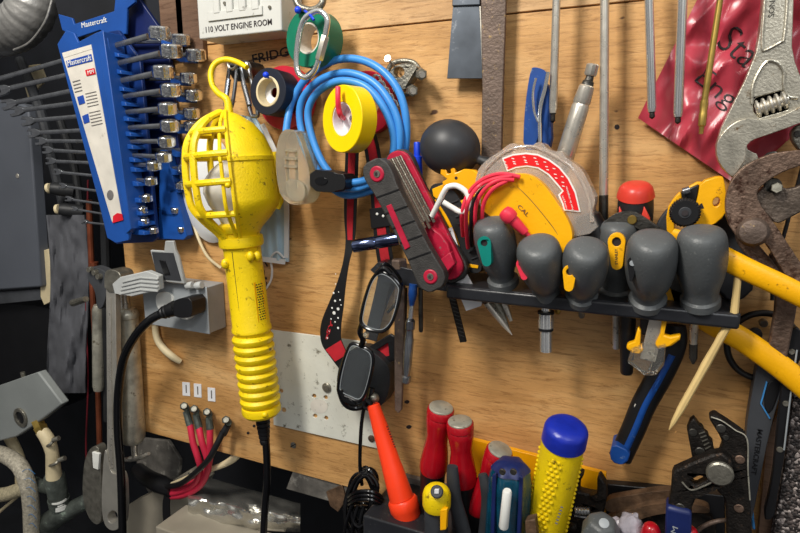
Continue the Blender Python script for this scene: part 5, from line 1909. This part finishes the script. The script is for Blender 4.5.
t.part('pivot_bolt', M().lathe(P(753, 232, 66), P(753, 232, 74), [(0, .0112), (.4, .0112), (.8, .009), (1, .004), (1.02, .0002)], 26, up_=(0, 0, 1)), 'bar_brown')
o = [(774, 262), (786, 258), (806, 300), (796, 306), (792, 330), (786, 356), (768, 356), (770, 330), (778, 300)]
o = [(772, 250), (786, 262), (799, 292), (797, 310), (790, 345), (784, 375), (764, 370), (770, 338), (776, 305), (774, 280), (768, 262)]
t.part('handle', M().prism(ck(o, 1), 46, 8), 'rust', 2)
t.part('hang_ring', M().ptube([(764, 164, 56), (766, 156, 50), (774, 153, 46), (781, 157, 50), (780, 164, 56)], 1.8, 8), 'dark_steel')
t = Thing('black_cord_loop', 'thin black cord hanging down behind the rusty pliers', 'cord', (790, 150, 10))
t.part('cord', M().ptube([(806, 150, 10), (800, 176, 12), (792, 205, 12), (784, 235, 12), (776, 262, 12), (772, 300, 12)], 1.9, 10), 'black')
t = Thing('spare_pliers', 'grey plier handle end with round hole at the right edge under the chrome wrench', 'pliers', (800, 130, 30))
m = M().prism(ck([(790, 132), (797, 124), (815, 120), (815, 160), (800, 152), (792, 142)], 1), 34, 8)
t.part('arm', m, 'zinc', 1.5)
t.part('rivet', M().disc(798, 134, 35, 3.6, 3), 'dark_steel')
t = Thing('black_block', 'black plastic tool body half seen behind the rusty pliers', 'tool', (740, 215, 20))
t.part('body', M().prism(ck([(706, 215), (728, 212), (744, 232), (756, 262), (752, 300), (716, 300), (708, 250)], 1), 30, 20), 'charcoal', 3)

# ================================================================ yellow pipe cutter
t = Thing('pipe_cutter', 'yellow and black tubing cutter with round knurled knob behind the shelf', 'pipe cutter', (690, 232, 30))
o = [(700, 182), (722, 175), (724.5, 181), (728, 203), (725, 216), (713, 226), (690, 229), (694, 210), (698, 196)]
bd = t.part('body', M().prism(ck(o, 1), 50, 20, holes=[circ(716.5, 202, 3.6, 12, 5, 20)]), 'amber', 2)
t.part('left_arm', M().prism(ck([(666, 211), (674, 198), (681, 191), (682, 200), (676, 216), (674, 234), (667, 236)], 1), 48, 16), 'amber', 2)
t.part('yellow_edge', M().prism([(683, 190), (697, 182), (703, 182), (700, 186), (688, 194)], 44, 12), 'amber', 1)
t.part('arm_pad', M().prism(ck([(655, 228), (660, 218), (668, 208), (672, 212), (668, 236), (656, 240)], 1), 46, 16), 'charcoal', 1.5)
t.part('black_band', M().prism([(681, 192), (699, 184), (697, 202), (688, 212), (681, 206)], 47, 16), 'black', 1)
t.part('feed_screw', M().plathe((683, 192, 52), (690, 190, 52), [(0, 4), (1, 4)]), 'chrome_dark')
c = P(685, 213, 62)
t.part('knurled_knob', M().lathe(c, c+V((0, .014, 0)), [(0, .0098), (.12, .0115), (1, .0115)], 60, up_=(0, 0, 1), lobes=lambda g, tt: 1+.035*math.cos(g*30)), 'black')
t.part('knob_centre', M().disc(685, 213, 62.6, 6, 2), 'charcoal')
t.part('hex_socket', M().lathe(P(685, 213, 63.4), P(685, 213, 62), [(0, .0026), (1, .0026)], 6, up_=(0, 0, 1)), 'ink')
t.part('marker_square', M().prism([(699, 205), (702, 203), (704, 208), (700, 209)], 50.5, .6), 'ink')

# ================================================================ yellow handled pliers
t = Thing('yellow_handled_pliers', 'long nose pliers with bright yellow dipped handles lying behind the shelf', 'pliers', (690, 280, 30))
up_h = cr3([(672, 232), (690, 242), (716, 254), (750, 271), (780, 285), (820, 305)], 5)
lo_h = cr3([(684, 312), (706, 322), (736, 336), (766, 356), (792, 376), (820, 400)], 5)
t.part('upper_handle', M().ptube([(x, y, 70) for x, y in up_h], [4+min(1, i/8)*7.4 for i in range(len(up_h))], 20, sm=0, sq=.6), 'amber')
t.part('lower_handle', M().ptube([(x, y, 44) for x, y in lo_h], [6+min(1, i/8)*6 for i in range(len(lo_h))], 20, sm=0, sq=.6), 'amber')
o = [(602, 226), (607, 219), (618, 212), (633, 211), (643, 216), (660, 228), (678, 243), (684, 262), (676, 270), (664, 250), (646, 236), (640, 230), (632, 226), (618, 224)]
jw = t.part('jaw', M().prism(ck(o, 1), 58, 8), 'dark_steel', 1.2)
t.part('pivot', M().disc(632, 220, 60, 4.6, 3), 'brass', of=jw)
o = [(640, 232), (656, 240), (670, 252), (682, 280), (690, 320), (680, 326), (672, 300), (664, 272), (650, 252)]
t.part('jaw', M().prism(ck(o, 1), 46, 8), 'dark_steel', 1.2)
t.part('yellow_web', M().prism(ck([(640, 232), (650, 228), (660, 240), (652, 246)], 1), 52, 6), 'amber', 1)
t.part('yellow_stub', M().plathe((676, 238, 62), (684, 262, 62), [(0, 5), (.3, 7), (1, 7)], 16), 'amber')
t.part('yellow_foot', M().prism([(660, 284), (682, 292), (684, 306), (664, 300)], 46, 10), 'amber', 1)

t = Thing('black_ring', 'black plastic ring hanging behind the lower yellow handle', 'ring', (762, 345, 20))
t.part('ring', M().ptube([(p[0], p[1], 18) for p in circ(763, 346, 36, 16, 33)], 3.2, 12, True, 4), 'black')
t.part('lug', M().disc(756, 335, 22, 6, 6), 'charcoal')
t.part('screw', M().disc(764, 324, 14, 4, 6), 'zinc')

# ================================================================ grey handled tool with name, right
t = Thing('multi_grip_handle', 'long grey and black tool handle with blue lines lettered down its side', 'tool', (748, 520, 20))
o = [(757, 366), (762, 356), (770, 352), (786, 354), (789, 362), (784, 382), (770, 430), (758, 490), (752, 520), (745, 545), (736, 545), (742, 500), (746, 430), (752, 392)]
gh = t.part('handle', M().prism(ck(o, 1), 28, 14), 'lettered_grey', 3, seg=3)
t.part('dark_pad', M().prism(ck([(765, 384), (783, 376), (779, 394), (771, 414), (764, 412)], 1), 29, 4), 'black', .8, of=gh)
t.part('blue_line', M().prism(band([(767, 382), (761, 404), (770, 419)], 1.6), 29.6, 2), 'light_blue', .3, of=gh)
t.part('lettering', M().text('MASTERCRAFT', (757.5, 429, 28.4), (751, 474, 28.4), 4.6, bold=.01), 'black', of=gh, smooth=0)
t.part('blue_edge', M().prism(band([(753, 494), (752, 510), (754, 530)], 3), 20, 8), 'light_blue', 1, of=gh)
t.part('blue_tip', M().prism([(784, 352), (790, 354), (789, 362), (784, 360)], 28, 8), 'light_blue', .6, of=gh)

t = Thing('black_strap', 'black plastic strap with rivets hanging at the right edge', 'strap', (780, 360, 30))
t.part('strap', M().prism(ck([(789, 330), (800, 326), (803, 345), (794, 362), (792, 400), (786, 450), (777, 500), (774, 520), (762, 520), (772, 480), (776, 440), (782, 380)], 1), 40, 6), 'black', 1)
for (x, y) in ((786, 404), (780, 450), (792, 352)):
    t.part('rivet', M().disc(x, y, 41, 3, 2), 'zinc')
t.part('edge_line', M().ptube([(797, 350, 42), (790, 400, 42), (784, 450, 42)], .8), 'outlet_grey')
solo('speckled_mat', 'speckled black and white rubber mat standing at the lower right edge', 'mat',
     M().prism([(796, 372), (830, 360), (830, 560), (770, 560), (776, 515), (786, 455)], 26, 12), 'gravel', bevel=1.5)
solo('brown_panel', 'dark reddish brown strip between the grey handle and the black strap', 'panel',
     M().prism([(768, 430), (786, 400), (776, 560), (756, 560)], 14, 8), 'dark_stud', bevel=.6)
# ================================================================ tool tray at the bottom
t = Thing('tool_tray', 'black plastic tool tray along the bottom of the board', 'tray', (450, 520, 20))
A = P(392, 500, 12)
zt_ = P(430, 488, 6).z
x0, x1 = P(392, 500, 12).x, P(850, 500, 12).x
t.part('tray_body', M().box((x0, -.085, zt_-.09), (x1, -.002, zt_)), 'black_shelf', 2)
t.part('tray_hole', M().prism(circ(402, 523, 6.5, 18, 4), 60, .6), 'black') if False else None
t.part('back_lip', M().box((x0, -.0075, zt_-.02), (x1, -.0003, zt_+.008)), 'beam_grey', .8)
t = Thing('rear_bin', 'black plastic bin rim behind the old brown pliers', 'bin', (650, 520, 4))
t.part('rim', M().prism([(588, 484), (606, 484), (660, 489), (725, 496), (725, 570), (588, 570)], 13, 10), 'black', 1)

# yellow level behind the tap
t = Thing('yellow_straightedge', 'yellow flat straightedge lying along the board behind the red handles', 'straightedge', (560, 478, 10))
t.part('bar', M().prism([(466, 438), (606, 474), (606, 530), (590, 526), (466, 492)], 20, 6), 'amber_flat', .8)

# orange flashlight
t = Thing('flashlight', 'orange cone flashlight leaning head down by the black cord coil', 'flashlight', (407, 518, 50))
A = (373, 404, 52)
B = (407, 516, 62)
t.part('body', M().plathe(A, B, [(0, 5.2), (.01, 6.4), (.2, 8), (.55, 10), (.56, 10.4), (.8, 12), (.84, 12.4)], 32), 'orange')
t.part('head', M().plathe((402, 498, 60), (407.5, 518, 62), [(0, 11), (.02, 13.6), (.12, 15), (.55, 15), (.6, 14.4), (.9, 14), (1, 13)], 36), 'orange')
t.part('lens_ring', M().plathe((407, 516, 62), (408.5, 524, 63), [(0, 12.4), (.6, 12.4), (.7, 10), (1, 9.6)], 32), 'black')
t.part('brass_trim', M().plathe((407.6, 518.5, 62), (408, 520, 63), [(0, 12.9), (1, 12.9)], 32), 'brass')
m = M()
for k in range(9):
    m.disc(387+k*.98, 427+k*2.5, 61.5+k*.2, .75, .6, 6)
t.part('print', m, 'ink')
t.part('tail_loop', M().ptube([(371, 405, 54), (366, 400, 54), (364, 406, 54), (369, 409, 54)], 2, 8, True), 'black')

# black cord coil
t = Thing('cord_bundle', 'bundle of coiled thin black cord hanging under the eyeglasses', 'cord', (363, 500, 40))
t.part('lead', M().ptube([(372, 402, 50), (365, 407, 50), (362, 420, 50), (360.5, 440, 50), (360, 466, 48), (362, 485, 46)], 1.9, 10), 'black_gloss')
rn = random.Random(11)
pts = []
for k in range(9):
    cx, cy = 364+rn.uniform(-3, 3), 502+rn.uniform(-3, 6)
    rx, ry = 13+rn.uniform(-5, 4), 32+rn.uniform(-7, 5)
    hh = 36+k*2.6
    tl = rn.uniform(-14, 16)
    for j in range(8):
        a = j/8*360
        u, v_ = rx*math.cos(R(a)), ry*math.sin(R(a))
        pts.append((cx+u*math.cos(R(tl))-v_*math.sin(R(tl)), cy+u*math.sin(R(tl))+v_*math.cos(R(tl)), hh+3*math.sin(R(a))))
t.part('coils', M().ptube(pts, 1.9, 8, sm=5), 'black_gloss')
for i in range(3):
    y = 496+i*4
    t.part('wrap', M().ptube([(348, y+3, 48), (354, y-3, 62), (366, y-5, 68), (378, y-2, 62), (382, y+5, 46), (366, y+3, 32)], 1.9, 8, True, 5), 'black_gloss')
m = M()
for k in range(3):
    m.ptube([(352+k*6, 505, 60-k*3), (346+k*7, 525, 58), (342+k*10, 548, 52)], 1.9, 8)
t.part('tails', m, 'black_gloss')

# red handles
RH = [((441, 408, 60), (433, 470, 50), (430, 520, 44), 'red handled nut driver with silver cap, nearest the orange flashlight'),
      ((460, 422, 70), (463, 482, 60), (463, 540, 52), 'red handled nut driver with silver cap, middle one of three'),
      ((500, 450, 62), (478, 508, 52), (470, 555, 44), 'red handled nut driver with silver cap, partly behind the clear blue handle')]
for a, b, c_, lb in RH:
    t = Thing('nut_driver', lb, 'nut driver', c_, 'red handled nut drivers')
    h_ = t.part('handle', M().plathe(a, b, [(0, 10.5), (.005, 12.8), (.02, 13.6), (.1, 13.8), (.115, 12.9), (.13, 13.4), (.22, 13.2), (.4, 11), (.5, 10.8), (.68, 12.6), (.85, 14), (.95, 14.2), (1, 13.2)], 36), 'red')
    A_, B_ = P(*a), P(*b)
    up2 = (A_-B_).normalized()
    s_ = S(A_)
    t.part('silver_cap', M().lathe(A_, A_+up2*.0022, [(0, 12.2*s_), (.5, 12*s_), (.9, 10.5*s_), (1, .2*s_)], 30), 'galv')
    t.part('black_skirt', M().plathe(b, c_, [(0, 13), (.1, 12.4), (1, 11)], 24), 'black')
    if a[0] < 450:
        m = M()
        for k in range(4):
            m.prism(band([(424.5, 474+k*7), (427.5, 478+k*7)], 2), 74-k, .5)

# pliers with black handles
t = Thing('pliers', 'pliers with two dark grey dipped handles pointing up in the tray', 'pliers', (470, 540, 60))
t.part('handle', M().ptube([(452.5, 466, 88), (453, 480, 88), (455, 500, 86), (461, 522, 84), (468, 550, 82)], [5.5, 6.8, 7.4, 8, 8], 14, sq=.7), 'charcoal')
t.part('handle', M().ptube([(482.5, 474, 84), (486, 486, 84), (488, 502, 82), (487, 522, 80), (484, 550, 78)], [4.5, 6.4, 7, 7.6, 8], 14, sq=.7), 'charcoal')

# yellow capped driver
t = Thing('screwdriver', 'short black screwdriver with yellow domed cap between the red and black handles', 'screwdriver', (437, 540, 90))
A, B = (436.5, 500, 104), (436, 552, 98)
h_ = t.part('handle', M().plathe(A, B, [(0, 11), (.05, 12.6), (1, 11.5)], 32, lobes=lambda g, tt: 1+.03*math.cos(g*6)), 'charcoal')
ap, bp_ = (437, 485, 106), (436.5, 508, 106)
t.part('yellow_cap', M().plathe(ap, bp_, [(0, .1), (.02, 5.5), (.08, 9.5), (.2, 12.6), (.4, 14.2), (.85, 14.2), (1, 12.8)], 36), 'yellow')
t.part('cap_ring', M().disc(436.5, 491.5, 119.5, 6.4, 3, 24, nrm=(.05, -.8, .6)), 'charcoal')
t.part('cap_square', M().prism([(434.4, 489.8), (438.6, 489.8), (438.6, 493.6), (434.4, 493.6)], 121, 2), 'paper')
t.part('yellow_stripe', M().prism([(440, 510), (447, 509), (446, 530), (440, 531)], 117, 5), 'amber', .8, of=h_)
t.part('yellow_stripe', M().prism([(426, 508), (431, 510), (431, 515), (427, 513)], 114, 5), 'amber', .8, of=h_)

# clear blue handle
t = Thing('screwdriver', 'translucent dark blue fluted screwdriver handle with white insert', 'screwdriver', (508, 545, 80))
h_ = t.part('handle', M().plathe((511, 462, 92), (506, 552, 82), [(0, .1), (.004, 8), (.03, 14), (.09, 18.2), (.2, 20), (1, 20.6)], 48, lobes=lambda g, tt: 1+.07*math.cos(g*6+math.pi)), 'teal_clear')
t.part('blue_band', M().plathe((511, 461.2, 92), (510.7, 469, 91.4), [(0, .1), (.03, 8.4), (.34, 14.4), (.95, 18.5), (1, 17)], 48, lobes=lambda g, tt: 1+.07*math.cos(g*6+math.pi)), 'navy', of=h_)
t.part('blue_strip', M().prism([(492, 476), (496, 473), (494, 545), (490, 545)], 110, 4), 'navy', .8, of=h_)
t.part('blue_strip', M().prism([(519, 476), (523, 478), (520, 545), (516, 545)], 111, 4), 'navy', .8, of=h_)
wi = t.part('white_insert', M().plathe((507.5, 490, 118), (503.5, 528, 116), [(0, 3.5), (.04, 4.6), (.96, 4.8), (1, 4)], 20), 'white', of=h_)
for x in (502, 513):
    t.part('dimple', M().disc(x, 472.5, 121, 3.3, 2), 'dark_steel', of=h_)

# yellow studded tool with blue cap
t = Thing('studded_driver', 'fat yellow studded driver handle with a round blue cap', 'driver handle', (544, 535, 80))
A, B = (564, 437, 82), (541, 552, 72)
h_ = t.part('handle', M().plathe(A, B, [(0, 20.6), (.1, 20.8), (.8, 18.6), (.86, 17.4), (1, 14)], 48), 'yellow')
A_, B_ = P(*A), P(*B)
a_ = (B_-A_).normalized()
u_ = CAM-A_
u_ = (u_-a_*u_.dot(a_)).normalized()
w_2 = a_.cross(u_)
if w_2.dot(rt) < 0:
    w_2 = -w_2
m = M()
for row in range(20):
    for cidx, an in enumerate((-2, 12, 26) if row % 2 else (5, 19)):
        tt = .12+row*.036
        rp = (20.7-2.2*max(0, tt-.1))*S(A_.lerp(B_, tt))
        an2 = an-20-row*.5
        m.sph(A_+(B_-A_)*tt+u_*rp*math.cos(R(an2))+w_2*rp*math.sin(R(an2)), .00185, 8)
    for an in (-82, 84):
        tt = .12+row*.036
        rp = (20.6-2.2*max(0, tt-.1))*S(A_.lerp(B_, tt))
        m.sph(A_+(B_-A_)*tt+u_*rp*math.cos(R(an))+w_2*rp*math.sin(R(an)), .0018, 8)
t.part('studs', m, 'yellow', of=h_, label='rows of small round yellow studs')
cp = t.part('blue_cap', M().plathe((567.5, 424, 87), (563.5, 442, 82), [(0, .1), (.01, 10), (.05, 15), (.12, 18.5), (.22, 20.8), (.34, 21.7), (.97, 21.9), (1, 21)], 48), 'blue_cap')
m = M()
for k in range(6):
    m.prism(band([(555+k*1.1, 523-k*3.2), (557.5+k*1.1, 524-k*3.2)], 1.2), 99, .6)
t.part('print', m, 'ink_grey', of=h_)

# black adjustable wrench
t = Thing('adjustable_wrench', 'small black adjustable wrench standing head up right of the studded handle', 'adjustable wrench', (580, 530, 40))
o = [(574, 478), (579, 473), (584, 475), (580, 482), (579, 492), (590, 495), (599, 496), (598, 486), (600, 478), (605, 486), (607, 498), (604, 512), (598, 518), (592, 530), (588, 560), (562, 560), (566, 520), (571, 500)]
b1 = t.part('frame', M().prism(o, 52, 12, holes=[[(575, 507), (590, 508), (588, 515), (574, 514)]]), 'black_steel', 1.5)
t.part('moving_jaw', M().prism([(597, 478), (600, 476), (606, 486), (607, 500), (596, 503), (588, 497), (597, 495)], 56, 12), 'black_steel', 1.5)
t.part('worm_screw', M().plathe((575, 510, 50), (590, 511, 50), [(0, 3), (.05, 4), (.18, 4), (.2, 3), (.25, 4), (.38, 4), (.4, 3), (.45, 4), (.58, 4), (.6, 3), (.65, 4), (.78, 4), (.8, 3), (.85, 4), (1, 4)], 18), 'chrome')
t.part('bright_edge', M().prism(band([(574, 516), (588, 518), (590, 515)], 1.4), 53, 1), 'chrome')

# old brown pliers
t = Thing('old_pliers', 'old brown steel plier handles lying behind the grey and red knobs', 'pliers', (650, 505, 20))
t.part('arm', M().prism(ck([(604, 500), (626, 496), (664, 490), (692, 491), (694, 500), (670, 503), (634, 508), (606, 514)], 2), 30, 10), 'grime_brown', 3)
t.part('arm', M().prism(ck([(602, 520), (634, 508), (668, 502), (706, 505), (712, 514), (690, 512), (656, 514), (628, 524), (606, 534)], 2), 38, 10), 'grime_brown', 3)
t.part('lower_jaw', M().prism(ck([(630, 522), (664, 511), (700, 512), (716, 520), (716, 560), (630, 560)], 1), 30, 10), 'black_steel', 2)
solo('steel_arc', 'thin steel arc handle curving at the bottom behind the second red cap', 'arc', M().ptube([(694, 534, 66), (704, 526, 66), (718, 521, 66), (734, 520, 60)], 2.2, 10), 'bar_brown')

# knobs at the very bottom
t = Thing('hex_screwdriver', 'dark grey hexagonal screwdriver top at the bottom below the black wrench', 'screwdriver', (600, 540, 70))
A_, B_ = P(602, 520, 96), P(598, 560, 84)
s_ = S(A_)
t.part('knob', M().lathe(A_, B_, [(0, .1*s_), (.01, 12*s_), (.06, 15*s_), (.3, 21*s_), (1, 23*s_)], 6), 'handle_grey', 2.5, seg=3)
t.part('top_mark', M().disc(604, 523, 121, 5, 1, 20, nrm=(0, -.6, .8)), 'outlet_grey')
t = Thing('plastic_wrapper', 'crumpled clear grey plastic wrapper between the dark knob and the red cap', 'wrapper', (632, 530, 60))
m = M()
c = P(630, 530, 72)
c2 = P(622, 528, 68)
for cc, rr_, st2 in ((c, .015, 1), (P(618, 534, 68), .014, 5), (P(640, 538, 68), .013, 9)):
    i0 = len(m.v)
    m.sph(cc, rr_, 24, sc=(.85, .8, 1.25))
    for i in range(i0, len(m.v)):
        d = (m.v[i]-cc)
        k = 1+.3*abs(noise.noise(d*130+V((st2, 0, 0))))-.2
        m.v[i] = cc+d*k
t.part('film', m, 'crumple')
for i, (x, y, lb) in enumerate(((651, 524, 'small red cap between the wrapper and the black pump pliers'),
                                (689, 527, 'small red cap in front of the blue grip at the bottom edge'))):
    t = Thing('red_capped_bit', lb, 'cap', (x, y+20, 70), 'red caps at the bottom')
    t.part('cap', M().plathe((x, y, 84), (x, y+30, 76), [(0, .1), (.01, 3), (.03, 5), (.1, 7.5), (.3, 10), (.6, 11.4), (1, 11.6)], 24), 'red')
solo('square_bolt', 'rough square bolt standing between the blue and the yellow handles', 'bolt', M().prism([(525, 521), (535, 519), (538, 550), (526, 550)], 110, 10), 'grime_brown', bevel=1)
t = Thing('wire_scrap', 'tangle of dark metal bits at the bottom behind the studded handle', 'scrap', (568, 528, 60))
m = M()
rn = random.Random(4)
for k in range(9):
    x, y = 564+rn.uniform(-8, 12), 530+rn.uniform(-4, 8)
    m.psph(x, y, 60+rn.uniform(-6, 6), 3+rn.uniform(0, 2.5), n=8)
t.part('pieces', m, 'black_steel')

# ================================================================ black pump pliers
t = Thing('pump_pliers', 'black tongue and groove pliers standing jaws up at the lower right', 'pliers', (720, 533, 60))
o = [(687, 430), (690, 422), (694, 418.5), (697, 423), (700, 427), (703, 428), (705, 433), (708, 435), (710, 440), (713, 443), (714, 450), (716, 456), (726, 476), (716, 486), (706, 470), (693, 462)]
t.part('left_jaw', M().prism(o, 66, 10), 'black_steel', 1.2)
o = [(709, 419), (711, 416), (716, 415), (719, 417.5), (728, 423), (738, 430), (746, 436), (748.5, 445), (748, 478), (751, 505), (753, 560), (728, 560), (727, 528), (726, 508), (724, 498), (718, 492), (712, 484),
     (712, 462), (720, 453), (723, 444), (719, 435)]
t.part('right_jaw', M().prism(o, 74, 12), 'black_steel', 1.6)
o = [(672, 476), (674, 471), (692, 463), (712, 455), (722, 453), (732, 462), (733, 478), (724, 488), (708, 494), (696, 499), (692, 508), (692, 520), (668, 520), (668, 506), (671, 492)]
t.part('left_arm', M().prism(o, 86, 12, holes=[[(690, 481), (700, 476), (709, 480), (696, 487)]]), 'black_steel', 1.8)
t.part('slot_rim', M().ptube([(682, 482, 87), (691, 490, 87), (704, 486, 87), (712, 482, 87)], 1, 8), 'zinc')
t.part('jaw_edge', M().ptube([(711, 417, 75), (722, 421, 75), (735, 430, 75), (747, 439, 75), (748, 470, 75), (750, 500, 75)], .7, 8), 'galv')
t.part('pivot_disc', M().disc(720, 475, 90, 12.5, 5, 32), 'zinc')
m = M()
for (x, y, h, r_) in ((693, 433, 67, 4), (700, 452, 67, 4.5), (721, 429, 75, 4.5), (726, 438, 75, 3), (740, 460, 75, 4.5), (739, 509, 75, 4.5), (680, 508, 87, 4.5)):
    t.part('rivet', M().disc(x, y, h, r_, 2, 18), 'rust' if x > 730 else 'dark_steel')
m = M()
for k in range(7):
    m.prism(band([(705+k*1.4, 432+k*3.6), (699+k*1.6, 434+k*3.8)], 1), 66.8, 1)
t.part('teeth', m, 'zinc')
g_ = t.part('blue_grip', M().prism([(666, 506), (692, 512), (691, 560), (664, 560)], 90, 18), 'navy', 3)
t.part('lettering', M().text('M', (676, 534, 90.5), (678, 528, 90.5), 5), 'outlet_grey', of=g_, smooth=0)
